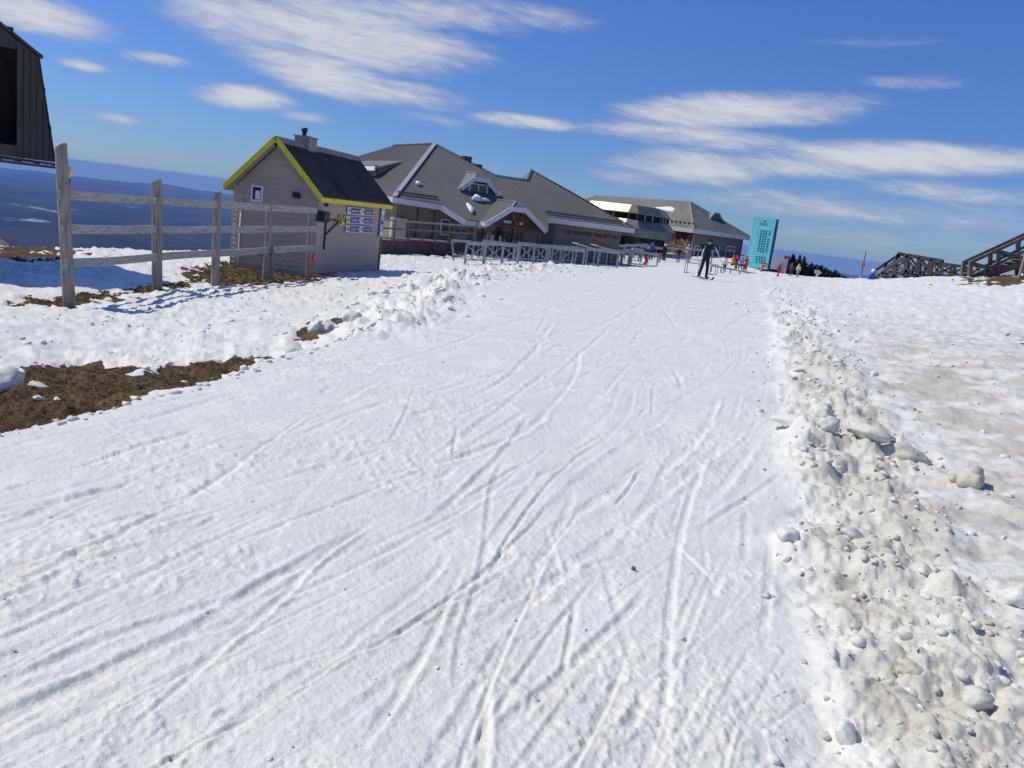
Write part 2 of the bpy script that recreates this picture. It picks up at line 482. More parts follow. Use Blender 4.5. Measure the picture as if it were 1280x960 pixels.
TRACKS = []      # (polyline, depth, half width, ridge side, ridge height)
for pts, d, w, side in [
    ([(-40, 925), (0, 904), (127, 840), (225, 795), (337, 727), (472, 652)], .05, .05, 1),
    ([(-40, 880), (0, 862), (150, 795), (307, 739), (400, 690)], .045, .05, 1), ([(0, 744), (82, 701), (157, 667), (262, 607), (330, 562)], .042, .035, 1),
    ([(-20, 670), (75, 630), (124, 615), (170, 605)], .05, .045, 1), ([(214, 862), (337, 761), (394, 701), (469, 652)], .055, .035, -1),
    ([(444, 949), (504, 862), (549, 776), (580, 700)], .035, .035, -1), ([(567, 877), (579, 795), (605, 701), (616, 607), (640, 560)], .028, .035, 1),
    ([(598, 985), (601, 956), (606, 900), (609, 859)], .06, .035, -1), ([(702, 851), (712, 800), (721, 750)], .045, .025, 1),
    ([(653, 908), (662, 885), (668, 870)], .03, .02, 1), ([(766, 637), (782, 618), (802, 585)], .06, .022, 1),
    ([(834, 675), (870, 708), (912, 750)], .025, .03, 1), ([(751, 697), (770, 760), (792, 829)], .02, .045, -1), ([(680, 656), (690, 690), (702, 735)], .02, .03, 1),
    ([(172, 636), (240, 617), (330, 557), (390, 516)], .045, .03, -1), ([(364, 550), (442, 516), (500, 497)], .04, .04, 1), ([(37, 640), (90, 622), (142, 610)], .05, .05, 1),
    ([(485, 560), (505, 520), (522, 480)], .03, .03, 1), ([(566, 572), (569, 550), (572, 535)], .04, .03, 1), ([(570, 568), (620, 538), (660, 512)], .03, .05, 1),
    ([(815, 520), (816, 500), (817, 480)], .05, .03, 1), ([(655, 455), (668, 440), (675, 430)], .06, .05, 1), ([(660, 452), (700, 446), (725, 442)], .05, .05, 1),
    ([(520, 590), (600, 530), (640, 500), (700, 450)], .03, .05, 1), ([(0, 560), (80, 545), (200, 520), (300, 490)], .03, .06, 1), ([(80, 590), (180, 560), (260, 530)], .04, .05, 1),
    ([(560, 505), (630, 475), (680, 425), (720, 400)], .04, .05, 1), ([(480, 455), (560, 432), (620, 408)], .05, .06, 1), ([(530, 440), (580, 425), (600, 415)], .05, .06, -1),
    ([(690, 475), (740, 430), (770, 400)], .04, .06, 1), ([(600, 700), (640, 640), (690, 580)], .03, .04, 1), ([(380, 860), (470, 780), (540, 720), (560, 690)], .025, .04, -1),
    ([(250, 960), (330, 880), (420, 820)], .025, .05, 1), ([(90, 735), (115, 730), (140, 733)], .05, .035, 1), ([(248, 660), (262, 652), (272, 649)], .04, .03, 1), ([(265, 905), (280, 895), (290, 893)], .04, .03, 1),
]:
    TRACKS.append((catmull([pg(*p) for p in pts]), d * .2, w * .5, side, 0.7))
rr = random.Random(11)
for k in range(360):
    y = 1.6 * math.exp(rr.random() * 2.75); xl, xr = np.interp(y, EY, EX) + .1, np.interp(y, BY, BX) - .25
    x = rr.uniform(xl, xr)
    ang = math.radians(rr.gauss(21, 8) if rr.random() < .94 else rr.uniform(0, 60)) - .03 * (y - 6) * .3
    L = rr.choice((.25, .5, .9, 1.6, 2.6, 4.0)) * (0.7 + y * .09)
    cv = rr.gauss(0, .035)
    pts = []
    for i in range(6):
        t = (i / 5 - .5) * L; a = ang + cv * t
        pts.append((x + math.sin(a) * t, y + math.cos(a) * t))
    small = rr.random()
    TRACKS.append((catmull(pts, 3), (.002 + .007 * small * small) * (1 + y * .03), (.007 + .022 * rr.random() ** 1.5) * (1 + y * .05), rr.choice((-1, 1)), rr.uniform(.2, 1.0)))


def ground_detail(x, y, tracks=True):
    """height, bare-earth mask and grime mask of the finished surface"""
    R = np.hypot(x, y)
    wob = 0.07 * fbm(x * 2.2, y * 2.2, 91, 4)
    z = base_h(x, y) + left_step(x, y, wob)
    sdl = x - np.interp(y, EY, EX) + wob
    bx = np.interp(y, BY, BX); bw = np.interp(y, BY, BWID)
    tb = (x - bx) / bw
    ta = (x - (bx - .50 - .012 * y) + .12 * fbm(x * 1.3, y * 1.3, 6, 4)) / (1.15 + .01 * y)      # 0 .. 1 across the berm
    berm = sst(ta, -.04, .16) * (1 - sst(ta, .62, 1.12)) * (1 - sst(y, 22, 34)) * (0.8 + .4 * fbm(x * .35, y * .35, 77, 2))
    piste = sst(sdl, -.02, .12) * (1 - sst(ta, -.12, .1)) * (1 - sst(y, 40, 55))
    # rough off-piste snow on the left, plough ridge running to the barriers
    left = (1 - sst(sdl, -.3, .1))
    lx = np.interp(y, [10, 14, 20, 27, 34, 44, 55], [-1.9, -2.1, -2.0, -1.8, -.8, 1.5, 6])
    ridge = np.exp(-((x - lx) / (0.55 + y * .018)) ** 2) * sst(y, 9, 14) * (1 - sst(y, 42, 52))
    f1 = fbm(x * 1.1, y * 1.1, 1, 3); f2 = fbm(x * 4.2, y * 4.2, 2, 3); f3 = fbm(x * 15, y * 15, 3, 3); f4 = fbm(x * 47, y * 47, 4, 2)
    near = 1 - sst(R, 14, 30)
    # along-the-run stretched texture
    ca, sa = math.cos(math.radians(24)), math.sin(math.radians(24))
    u, v = x * ca - y * sa, x * sa + y * ca
    s1 = fbm(u * 7, v * 1.3, 8, 4); s2 = fbm(u * 24, v * 2.6, 9, 3); s3 = fbm(u * 70 + 3, v * 4.5, 10, 3)
    lump_zone = sst(fbm(x * .9 + 3, y * .9, 12, 3), -.05, .45)
    l1 = sst(fbm(x * 8.5, y * 8.5, 13, 3), .1, .62); l2 = sst(fbm(x * 24, y * 24, 14, 2), .1, .6)
    z += piste * (.014 * f1 + .003 * f2 * (0.6 + lump_zone) + .003 * s1 + .0014 * s2 + .0008 * s3 * near + .0024 * f3 + .0022 * f4 * near + (.35 + lump_zone) * (.006 * l1 + .006 * l2))
    off = 1 - piste
    z += off * (.05 * f1 + .02 * f2)
    lr = left * (0.35 + .9 * sst(fbm(x * .55, y * .55, 21, 3), -.25, .3))
    z += lr * (.016 * f2 + .006 * f3 + .016 * l1 + .010 * l2) * (1 + sst(R, 12, 26) * .7)
    z += ridge * (.08 + .05 * f2 + .12 * np.maximum(0, f1) + .02 * f3)
    right = sst(ta, .7, 1.2)
    z += right * (.007 * f2 + .004 * f3 + .006 * l1 + .03 * fbm(x * .3, y * 1.2, 31, 3)) * (1 + sst(R, 10, 30))
    m = np.nonzero(berm > .01)[0]
    if len(m):
        xx, yy = x[m], y[m]; dd = .068 * domes(xx * 4.2, yy * 4.2, 201, .15, .8) + .05 * domes(xx * 9, yy * 9, 211, .15, .8) + .026 * domes(xx * 21, yy * 21, 221, .15, .85)
        z[m] += berm[m] * (.02 + .05 * f1[m] + .02 * f2[m] + .007 * f3[m] + .004 * f4[m] + dd)
    m = np.nonzero((ridge > .03) | (lr > .25))[0]
    if len(m):
        xx, yy = x[m], y[m]; dd = .30 * domes(xx * 1.9, yy * 1.9, 231, .1, .8) + .16 * domes(xx * 4.1, yy * 4.1, 241, .1, .8)
        z[m] += ridge[m] * dd * .8 + np.clip(lr[m], 0, 1) * .05 * domes(xx * 6, yy * 6, 251, .1, .8) * sst(f1[m], -.2, .5)
    # tracks
    if tracks:
        trk = np.zeros_like(z)
        jit = .35 * f3 + .5 * f2
        for P, d, w, side, rh in TRACKS:
            lo = P.min(0) - w * 6; hi = P.max(0) + w * 6
            m = np.nonzero((x > lo[0]) & (x < hi[0]) & (y > lo[1]) & (y < hi[1]))[0]
            if not len(m): continue
            xx, yy = x[m], y[m]
            best = np.full(len(m), 1e9); tt = np.zeros(len(m)); sgn = np.zeros(len(m)); n = len(P) - 1
            for i in range(n):
                a, b = P[i], P[i + 1]; e = b - a; L2 = e @ e + 1e-12
                wx, wy = xx - a[0], yy - a[1]; t = np.clip((wx * e[0] + wy * e[1]) / L2, 0, 1)
                dd = (wx - e[0] * t) ** 2 + (wy - e[1] * t) ** 2
                k = dd < best
                best[k] = dd[k]; tt[k] = (i + t[k]) / n; sgn[k] = np.sign(e[0] * wy[k] - e[1] * wx[k])
            q = np.sqrt(best) / w
            endf = sst(tt, 0, .18) * (1 - sst(tt, .82, 1))
            q = q + jit[m] * .5
            gro = -d * (1 - sst(q, .45, 1.25))
            rid = d * rh * (1 + 1.3 * jit[m]) * sst(q, 1.1, 1.5) * (1 - sst(q, 1.7, 3.0)) * (sgn == side)
            trk[m] += (gro + rid) * endf * np.clip(piste[m] + .3, 0, 1)
        lim = .011 * (1 + y * .05); z += lim * np.tanh(trk / lim)
    # masks
    dirt = np.zeros_like(z); grime = np.zeros_like(z)
    nz = fbm(x * 1.6, y * 1.6, 41, 5, .62); nz2 = fbm(x * .7, y * 2.4, 45, 4, .6)
    for poly, k in DIRT:
        P = np.array(poly); c = P.mean(0); rad = np.hypot(*(P - c).T).max() + 2
        m = np.nonzero(np.hypot(x - c[0], y - c[1]) < rad)[0]
        if not len(m): continue
        sd = poly_sd(x[m], y[m], poly); sc = .07 * max(3.0, math.hypot(*c)) * .3
        s = sd / sc + (nz[m] + .5 * nz2[m]) * (1.0 if k > .8 else 2.2) - (1 - k) * 2.0
        dirt[m] = np.maximum(dirt[m], sst(s, -.5, .5))
    dirt *= (1 - sst(sdl, -.05, .05) * (1 - sst(y, 12.5, 13.5)) * (1 - sst(tb, .3, .6)))
    for poly, k in GRIME:
        P = np.array(poly); c = P.mean(0); rad = np.hypot(*(P - c).T).max() + 2
        m = np.nonzero(np.hypot(x - c[0], y - c[1]) < rad)[0]
        if not len(m): continue
        sd = poly_sd(x[m], y[m], poly); sc = .07 * math.hypot(*c) * .5
        grime[m] = np.maximum(grime[m], k * sst(sd / sc + 1.6 * nz2[m] + nz[m], -.6, 1.0))
    core = sst(ta, .02, .3) * (1 - sst(ta, .7, 1.15))
    grime = np.maximum(grime, core * (1 - .75 * sst(y, 8, 18)) * (.54 + .28 * sst(nz, -.4, .5) + .15 * f2))
    grime = np.maximum(grime, right * (.30 + .5 * sst(nz2 + .4 * nz, -.25, .5)) * (1 - .8 * sst(y, 12, 26)))
    grime = np.maximum(grime, left * .28 * sst(fbm(x * .8, y * .8, 55, 4), .1, .6) * (1 - sst(R, 16, 30)))
    z -= dirt * .05
    z += dirt * (.012 * f3 + .02 * f2)
    return z, np.clip(dirt, 0, 1), np.clip(grime, 0, 1)


def ground_z(x, y):
    z, _, _ = ground_detail(np.array([float(x)]), np.array([float(y)]), tracks=False); return float(z[0])


# fan of rows whose spacing grows with distance, from behind the camera's feet outward
def make_ground():
    ox, oy = 0.0, -1.2
    rows = []
    d = 1.0
    while d < 13.2:
        rows.append(d); d += max(.0045, 1.25 * d * d / 1900.0) if d > 2.6 else .035
    while d < 62: rows.append(d); d *= 1.0085
    while d < 210: rows.append(d); d *= 1.02
    fine = np.linspace(math.radians(-41), math.radians(41), 820)
    a = np.concatenate([np.linspace(-math.pi, fine[0], 90)[:-1], fine, np.linspace(fine[-1], math.pi, 90)[1:]])
    D, A = np.meshgrid(np.array(rows), a, indexing='ij')
    X = (ox + D * np.sin(A)).ravel(); Y = (oy + D * np.cos(A)).ravel()
    Z, dirt, grime = ground_detail(X, Y)
    nr, na = D.shape
    # close the hub under the camera
    V = np.stack([X, Y, Z], 1)
    hub = np.array([[ox, oy, float(h0(np.array([ox]), np.array([oy]))[0])]])
    V = np.concatenate([V, hub])
    i = np.arange(nr - 1)[:, None] * na + np.arange(na - 1)[None, :]
    Q = np.stack([i, i + 1, i + na + 1, i + na], -1).reshape(-1, 4)[:, ::-1]
    T = np.stack([np.arange(na - 1) + 1, np.arange(na - 1), np.full(na - 1, len(V) - 1)], 1)[:, ::-1]
    me = bpy.data.meshes.new('snow_ground')
    me.vertices.add(len(V)); me.vertices.foreach_set('co', V.ravel())
    nl = Q.size + T.size
    me.loops.add(nl); me.loops.foreach_set('vertex_index', np.concatenate([Q.ravel(), T.ravel()]).astype(np.int32))
    npol = len(Q) + len(T)
    starts = np.concatenate([np.arange(len(Q)) * 4, Q.size + np.arange(len(T)) * 3]).astype(np.int32)
    me.polygons.add(npol); me.polygons.foreach_set('loop_start', starts)
    me.polygons.foreach_set('use_smooth', np.ones(npol, bool))
    me.update(calc_edges=True); me.validate()
    at_ = me.attributes.new('cover', 'FLOAT_COLOR', 'POINT')
    c = np.zeros((len(V), 4), np.float32); c[:-1, 0] = dirt; c[:-1, 1] = grime; c[:, 3] = 1
    at_.data.foreach_set('color', c.ravel())
    return me


def snow_material(name, attr=True):
    m = bpy.data.materials.new(name); m.use_nodes = True
    k = NG(m.node_tree); b = m.node_tree.nodes['Principled BSDF']
    geo = k.new('ShaderNodeNewGeometry'); P = geo.outputs['Position']
    n1 = k.noise(P, 2.2, 5, .6); n2 = k.noise(P, 21, 5, .65); n3 = k.noise(P, 95, 3, .6); nb = k.noise(P, .55, 4, .55)
    white = k.mix(k.step(n1, .35, .65), (.87, .875, .79), (.81, .815, .745))
    white = k.mix(k.step(nb, .45, .75, 0, .35), white, (.74, .745, .675))
    if attr:
        av = k.new('ShaderNodeAttribute', attribute_name='cover'); sp = k.new('ShaderNodeSeparateColor'); k.l.new(av.outputs['Color'], sp.inputs[0])
        dirt, grime = sp.outputs[0], sp.outputs[1]
        gm = k.step(k.m('ADD', grime, k.m('ADD', k.m('MULTIPLY', k.m('SUBTRACT', n2, .5), .8), k.m('MULTIPLY', k.m('SUBTRACT', n3, .5), .5))), .12, .98)
        gcol = k.mix(k.step(n1, .35, .7), (.66, .625, .51), (.55, .515, .415))
        white = k.mix(gm, white, gcol)
        earth = k.mix(k.step(n2, .35, .65), (.115, .078, .042), (.055, .038, .024))
        earth = k.mix(k.step(n1, .45, .66), earth, (.165, .112, .055))
        earth = k.mix(k.step(n3, .56, .64), earth, (.19, .15, .085))
        earth = k.mix(k.step(k.noise(P, 150, 4, .75), .6, .68), earth, (.02, .015, .011))
        dm = k.step(k.m('ADD', dirt, k.m('MULTIPLY', k.m('SUBTRACT', k.noise(P, 9, 5, .7), .5), .75)), .42, .58)
        col = k.mix(dm, white, earth)
        k.l.new(k.mix(dm, (.42, .42, .42), (.9, .9, .9)), b.inputs['Roughness'])
        k.l.new(k.step(dm, 0, 1, .45, .1), b.inputs['Specular IOR Level'])
    else:
        oi = k.new('ShaderNodeAttribute', attribute_name='cover'); sp = k.new('ShaderNodeSeparateColor'); k.l.new(oi.outputs['Color'], sp.inputs[0])
        col = k.mix(k.step(k.m('ADD', sp.outputs[1], k.m('MULTIPLY', k.m('SUBTRACT', n2, .5), .5)), .05, .95), white, (.60, .555, .43))
        b.inputs['Roughness'].default_value = .45
    k.l.new(col, b.inputs['Base Color'])
    bp = k.new('ShaderNodeBump'); bp.inputs['Strength'].default_value = .8 if attr else 1.0; bp.inputs['Distance'].default_value = .010 if attr else .010
    hgt = k.m('ADD', k.m('MULTIPLY', k.noise(P, 42 if attr else 26, 6, .72), 1.0), k.m('MULTIPLY', k.noise(P, 190, 3, .6), .3))
    if attr: hgt = k.m('MULTIPLY', hgt, k.step(dm, 0, 1, 1.0, 2.2))
    k.l.new(hgt, bp.inputs['Height']); k.l.new(bp.outputs[0], b.inputs['Normal'])
    return m


M_SNOW = snow_material('snow')
M_CHUNK = snow_material('snow_chunk', False)
_gm = make_ground(); _gm.materials.append(M_SNOW)
ground = bpy.data.objects.new('snow_ground', _gm); COL.objects.link(ground); tag(ground, kind='structure')

# ------------------------------------------------------------------ the valley far below, and the air over it
def make_valley():
    rows = np.exp(np.linspace(math.log(190), math.log(31000), 230)); a = np.linspace(-math.pi, math.pi, 721)
    D, A = np.meshgrid(rows, a, indexing='ij'); X = (D * np.sin(A)).ravel(); Y = (D * np.cos(A)).ravel(); Dr = D.ravel()
    Z = np.interp(np.log(Dr), np.log([190, 400, 1500, 4200, 31000]), [-32, -110, -430, -600, -560])
    hills = 90 * fbm(X / 2600, Y / 2600, 61, 5, .5) + 70 * np.abs(fbm(X / 5200, Y / 5200, 66, 4))
    Z += hills * sst(Dr, 1500, 5000) * (1 + .35 * sst(Dr, 15000, 30000)) + 12 * fbm(X / 120, Y / 120, 68, 3) * sst(Dr, 220, 500)
    V = np.stack([X, Y, Z], 1); nr, na = D.shape
    i = np.arange(nr - 1)[:, None] * na + np.arange(na - 1)[None, :]
    Q = np.stack([i, i + na, i + na + 1, i + 1], -1).reshape(-1, 4)
    me = bpy.data.meshes.new('valley'); me.from_pydata(V.tolist(), [], Q.tolist()); me.polygons.foreach_set('use_smooth', [True] * len(Q))
    me.update(); return me


def valley_material():
    m = bpy.data.materials.new('valley_forest'); m.use_nodes = True
    k = NG(m.node_tree); b = m.node_tree.nodes['Principled BSDF']; b.inputs['Roughness'].default_value = .95; b.inputs['Specular IOR Level'].default_value = 0
    geo = k.new('ShaderNodeNewGeometry'); P = geo.outputs['Position']
    sp = k.new('ShaderNodeSeparateXYZ'); k.l.new(P, sp.inputs[0])
    forest = k.mix(k.step(k.noise(P, .0012, 6, .6), .4, .62), (.014, .020, .024), (.036, .040, .044))
    n = k.noise(P, .0007, 6, .62); low = k.step(sp.outputs[2], -590, -540, 1, 0)
    snow = k.m('MULTIPLY', k.step(n, .605, .68), low)
    k.l.new(k.mix(snow, forest, (.62, .64, .68)), b.inputs['Base Color'])
    return m


_vm = make_valley(); _vm.materials.append(valley_material())
valley = bpy.data.objects.new('valley_terrain', _vm); COL.objects.link(valley); tag(valley, kind='structure')

hz = MB().box((0, 0, -394), (64000, 64000, 812))
hm = bpy.data.materials.new('haze'); hm.use_nodes = True
for n_ in list(hm.node_tree.nodes):
    if n_.type == 'BSDF_PRINCIPLED': hm.node_tree.nodes.remove(n_)
pv = hm.node_tree.nodes.new('ShaderNodeVolumePrincipled')
pv.inputs['Color'].default_value = (.31, .51, 1.0, 1); pv.inputs['Density'].default_value = 4.2e-5; pv.inputs['Anisotropy'].default_value = 0.0
hm.node_tree.links.new(pv.outputs[0], [n_ for n_ in hm.node_tree.nodes if n_.type == 'OUTPUT_MATERIAL'][0].inputs['Volume'])
haze = hz.build('haze', hm, kind='stuff')


def hit(px, py, p0, n):
    """where the line of sight of a picture point meets a plane"""
    d = Vector(ray(px, py)); o = Vector((0, 0, CAMZ)); n = Vector(n)
    return o + d * ((Vector(p0) - o).dot(n) / d.dot(n))


def textmesh(body, size, extrude=0.004, align='CENTER', sx=1.0):
    cu = bpy.data.curves.new('lettering', 'FONT'); cu.body = body; cu.size = size; cu.extrude = extrude; cu.align_x = align; cu.align_y = 'CENTER'
    cu.space_character = 1.0; cu.resolution_u = 2
    o = bpy.data.objects.new('lettering', cu); COL.objects.link(o)
    me = bpy.data.meshes.new_from_object(o.evaluated_get(bpy.context.evaluated_depsgraph_get()))
    bpy.data.objects.remove(o); bpy.data.curves.remove(cu)
    for v in me.vertices: v.co.x *= sx
    return me


def frame_on(origin, right, up):
    """matrix whose x runs along right, y along up, z out of the surface"""
    x = Vector(right).normalized(); y = Vector(up).normalized(); z = x.cross(y).normalized(); y = z.cross(x)
    return Matrix(((x.x, y.x, z.x, origin[0]), (x.y, y.y, z.y, origin[1]), (x.z, y.z, z.z, origin[2]), (0, 0, 0, 1)))


def place(o, M, parent=None):
    """give o the world matrix M, as a child of parent (parents here are unscaled empties)"""
    if parent is not None:
        o.parent = parent
        pm = Matrix.Translation(parent.location) @ parent.rotation_euler.to_matrix().to_4x4() if parent.parent is None else parent_world(parent)
        M = pm.inverted() @ M
    o.matrix_basis = M
    return o


def parent_world(o):
    return (parent_world(o.parent) if o.parent else Matrix.Identity(4)) @ o.matrix_basis


# ------------------------------------------------------------------ materials of built things
M_TIMBER = mat('weathered_timber', (.30, .265, .23), .85, var=.38, scale=3, stretch=(9, 9, .8), bump=.5, bscale=14)
M_RAILWOOD = mat('weathered_rail', (.37, .35, .33), .85, var=.3, scale=3, stretch=(1.2, 1.2, 9), bump=.4, bscale=14)
M_DECKWOOD = mat('grey_brown_timber', (.17, .145, .12), .85, var=.4, scale=2.2, stretch=(3, 3, 3), bump=.4, bscale=14)
M_SIDING = mat('taupe_siding', (.50, .40, .325), .75, var=.10, scale=1.2, stretch=(.6, .6, 7), bump=.08, bscale=30)
M_DARKMETAL = mat('dark_roof_metal', (.085, .075, .068), .42, metal=.3, var=.25, scale=1.4)
M_YELLOW = mat('yellow_trim', (.72, .60, .02), .55, var=.1, scale=5)
M_WHITE = mat('white_paint', (.76, .76, .76), .55, var=.08, scale=5)
M_BLACK = mat('black_plastic', (.018, .018, .02), .5, var=.2, scale=5)
M_BROWNTRIM = mat('brown_trim', (.22, .12, .07), .7, var=.2, scale=4)
M_GLASS = mat('dark_glass', (.02, .035, .07), .08, spec=.6)
M_STONE = mat('grey_block', (.28, .26, .25), .85, var=.25, scale=9, bump=.4)
M_BLUE = mat('sign_blue', (.018, .035, .20), .45, var=.06, scale=5)
M_RED = mat('red_fabric', (.55, .03, .02), .7, var=.15, scale=9)
M_ORANGE = mat('orange_plastic', (.75, .17, .03), .6, var=.1, scale=9)
M_BARN = mat('dark_cladding', (.055, .045, .045), .55, var=.18, scale=1.5, stretch=(6, 6, .6))
M_STEEL = mat('galvanised_steel', (.29, .32, .355), .45, metal=.55, var=.2, scale=4)
M_INNER = mat('dark_brown_board', (.10, .075, .055), .8, var=.2, scale=4)  # even dark brown board colour

# ------------------------------------------------------------------ the rail fence
FPOSTS = [((88, 383), (76, 182), .20, .17), ((197, 362), (196, 226), .21, .19), ((269, 357), (272, 241), .19, .18), ((332, 352), (337, 256), .17, .17), ((385, 348), (389, 264), .16, .16)]
fy = [14.9, 18.5, 20.6, 22.9, 25.2]
fence = empty('rail_fence', at(88, 383, 14.9), label='weathered grey post and rail fence leading to the cabin', cat='fence')
fence_inv = Matrix.Translation(fence.location).inverted()
fbase = []
for ((bx_, by_), (tx, ty), w, dpt), Y in zip(FPOSTS, fy):
    b = at(bx_, by_, Y); gz = ground_z(b.x, b.y); t = at(tx, ty, Y); fbase.append(b)
    low = Vector((b.x, b.y, min(gz, b.z) - .25))
    ax = (t - low).normalized(); x = Vector((1, .1, 0)).normalized(); y = ax.cross(x).normalized(); x = y.cross(ax)
    mb = MB(); rings = []; n = 7
    for i in range(n):
        f = i / (n - 1); c = low + (t - low) * f; s = 1.03 - .07 * f + random.uniform(-.02, .02)
        for k in range(12):
            a = 2 * math.pi * k / 12; r = 1.0 / max(abs(math.cos(a)), abs(math.sin(a))) ** .62
            p = c + x * (math.cos(a) * r * w / 2 * s) + y * (math.sin(a) * r * dpt / 2 * s)
            if i == n - 1: p = p + ax * (.05 * math.cos(a) + random.uniform(-.01, .01))
            rings.append(p)
    fs = [(i * 12 + k, i * 12 + (k + 1) % 12, (i + 1) * 12 + (k + 1) % 12, (i + 1) * 12 + k) for i in range(n - 1) for k in range(12)] + [tuple(range((n - 1) * 12, n * 12))]
    mb.mesh([fence_inv @ p for p in rings], fs).build('post', M_TIMBER, fence)
# a thin stub standing against the fourth post
b = at(340, 352, 22.95); MB().bar(fence_inv @ Vector((b.x, b.y, b.z - .2)), fence_inv @ at(341, 306, 22.95), .07, .07, up=(0, 1, 0)).build('stub_post', M_TIMBER, fence)
RAILS = [[(78, 243), (196, 251), (272, 256), (337, 260), (395, 263.5)], [(82, 286), (196, 286.5), (271, 286.5), (335, 286.5), (395, 286.5)], [(86, 328.5), (197, 321), (270, 316.5), (334, 313), (392, 310)]]
for lv in RAILS:
    for i in range(4):
        (xa, ya), (xb, yb) = lv[i], lv[i + 1]
        off = Vector((.0, -.13, 0))
        a, c = at(xa, ya, fy[i]) + off * 1, at(xb, yb, fy[i + 1]) + off
        d = (c - a).normalized()
        if i: a = a - d * .10 + Vector((0, -.012, 0)) * (i % 2)
        if i == 3: c = c + d * .1
        mb = MB(); h = .165 + random.uniform(-.008, .008)
        # a slightly bowed board in four lengths
        prev = None
        N = 5; sag = random.uniform(-.02, .01)
        up = Vector((0, 0, 1)); side = d.cross(up).normalized(); upv = side.cross(d)
        vs = []
        for k in range(N):
            t = k / (N - 1); p = a + (c - a) * t + upv * sag * 4 * t * (1 - t); hh = h * (1 + random.uniform(-.04, .04))
            for su, sv in ((-1, -1), (1, -1), (1, 1), (-1, 1)): vs.append(fence_inv @ (p + side * su * .024 + upv * sv * hh / 2))
        fs = [(k * 4 + j, k * 4 + (j + 1) % 4, k * 4 + 4 + (j + 1) % 4, k * 4 + 4 + j) for k in range(N - 1) for j in range(4)] + [(3, 2, 1, 0), tuple(range(N * 4 - 4, N * 4))]
        mb.mesh(vs, fs).build('rail', M_RAILWOOD, fence)
# round yellow disc hung on the first post
c = at(83, 214, 15.1)
lamp = empty('yellow_disc', c, label='round yellow disc fixed behind the tall leaning fence post', cat='lamp')
mb = MB(); n = 16
vs = []
for i, (r, yy) in enumerate(((.0, -.05), (.07, -.045), (.095, -.02), (.095, .02), (.07, .05), (0, .06))):
    for k in range(n): a = 2 * math.pi * k / n; vs.append((r * math.cos(a), yy, r * 1.25 * math.sin(a)))
fs = [(i * n + k, i * n + (k + 1) % n, (i + 1) * n + (k + 1) % n, (i + 1) * n + k) for i in range(5) for k in range(n)]
mb.mesh(vs, fs).build('lens', M_YELLOW, lamp, smooth=True)  # body of the plain yellow disc, gives no light
MB().box((.03, .02, -.2), (.05, .05, .16), bev=.01).build('bracket', M_BLACK, lamp)

# ------------------------------------------------------------------ the cabin
cN = Vector((-6.6, 25.9, 0)); cL = Vector((-9.36, 26.4, 0))
ca_ = (cL - cN); CWID = 2.75; ca_.normalize(); cb_ = Vector((-ca_.y, ca_.x, 0));
if cb_.y < 0: cb_ = -cb_
CLEN = 5.7; CZ0 = -1.35
EAVE = at(393, 250, 25.7).z; RIDGE = at(342, 174, 26.1).z
crot = math.atan2(-ca_.y, -ca_.x)                          # local x = towards the near corner, local y = back
org = cN + ca_ * CWID / 2
cabin = empty('cabin', (org.x, org.y, CZ0), crot, label='small taupe clapboard cabin with dark metal roof edged in yellow', cat='cabin')
H_E = EAVE - CZ0 + .05; H_R = RIDGE - CZ0; HW = CWID / 2; OVX = .22; OVY = .26; TH = .08
slope = (H_R - H_E) / (HW + OVX)
# core volume just inside the boards
zt = lambda x: H_R - .12 - abs(x) * slope
mb = MB(); poly = [(-HW + .02, 0), (HW - .02, 0), (HW - .02, zt(HW)), (0, zt(0)), (-HW + .02, zt(HW))]
mb.prism([(x, .02, z) for x, z in poly], (0, CLEN - .04, 0)).build('wall_core', M_SIDING, cabin)
# lapped boards
mb = MB(); bh = .145; z = 0.0
while z < H_R - .15:
    zl, zh = z, min(z + bh, H_R - .13)
    def wd(zz): return HW if zz < zt(HW) else max(0.02, (H_R - .12 - zz) / slope)
    wl, wh = wd(zl), wd(zh)
    for yy, o in ((0, -1), (CLEN, 1)):
        mb.mesh([(-wl, yy + o * .04, zl), (wl, yy + o * .04, zl), (wh, yy + o * .004, zh), (-wh, yy + o * .004, zh), (-wl, yy - o * .02, zl), (wl, yy - o * .02, zl)], [(0, 1, 2, 3), (0, 4, 5, 1)])
    if zh < zt(HW) + .02:
        for sx in (-1, 1):
            mb.mesh([(sx * (HW + .04), -.0, zl), (sx * (HW + .04), CLEN, zl), (sx * (HW + .004), CLEN, zh), (sx * (HW + .004), 0, zh), (sx * (HW - .02), 0, zl), (sx * (HW - .02), CLEN, zl)], [(0, 1, 2, 3), (0, 4, 5, 1)])
    z += bh
mb.build('siding', M_SIDING, cabin, kind='stuff')
for sx, yy in ((-1, 0), (1, 0), (1, CLEN), (-1, CLEN)):
    MB().box((sx * (HW + .03), yy + (.03 if yy == 0 else -.03), zt(HW) / 2), (.075, .11, zt(HW)), bev=.008).build('corner_board', M_BROWNTRIM if yy else M_SIDING, cabin)
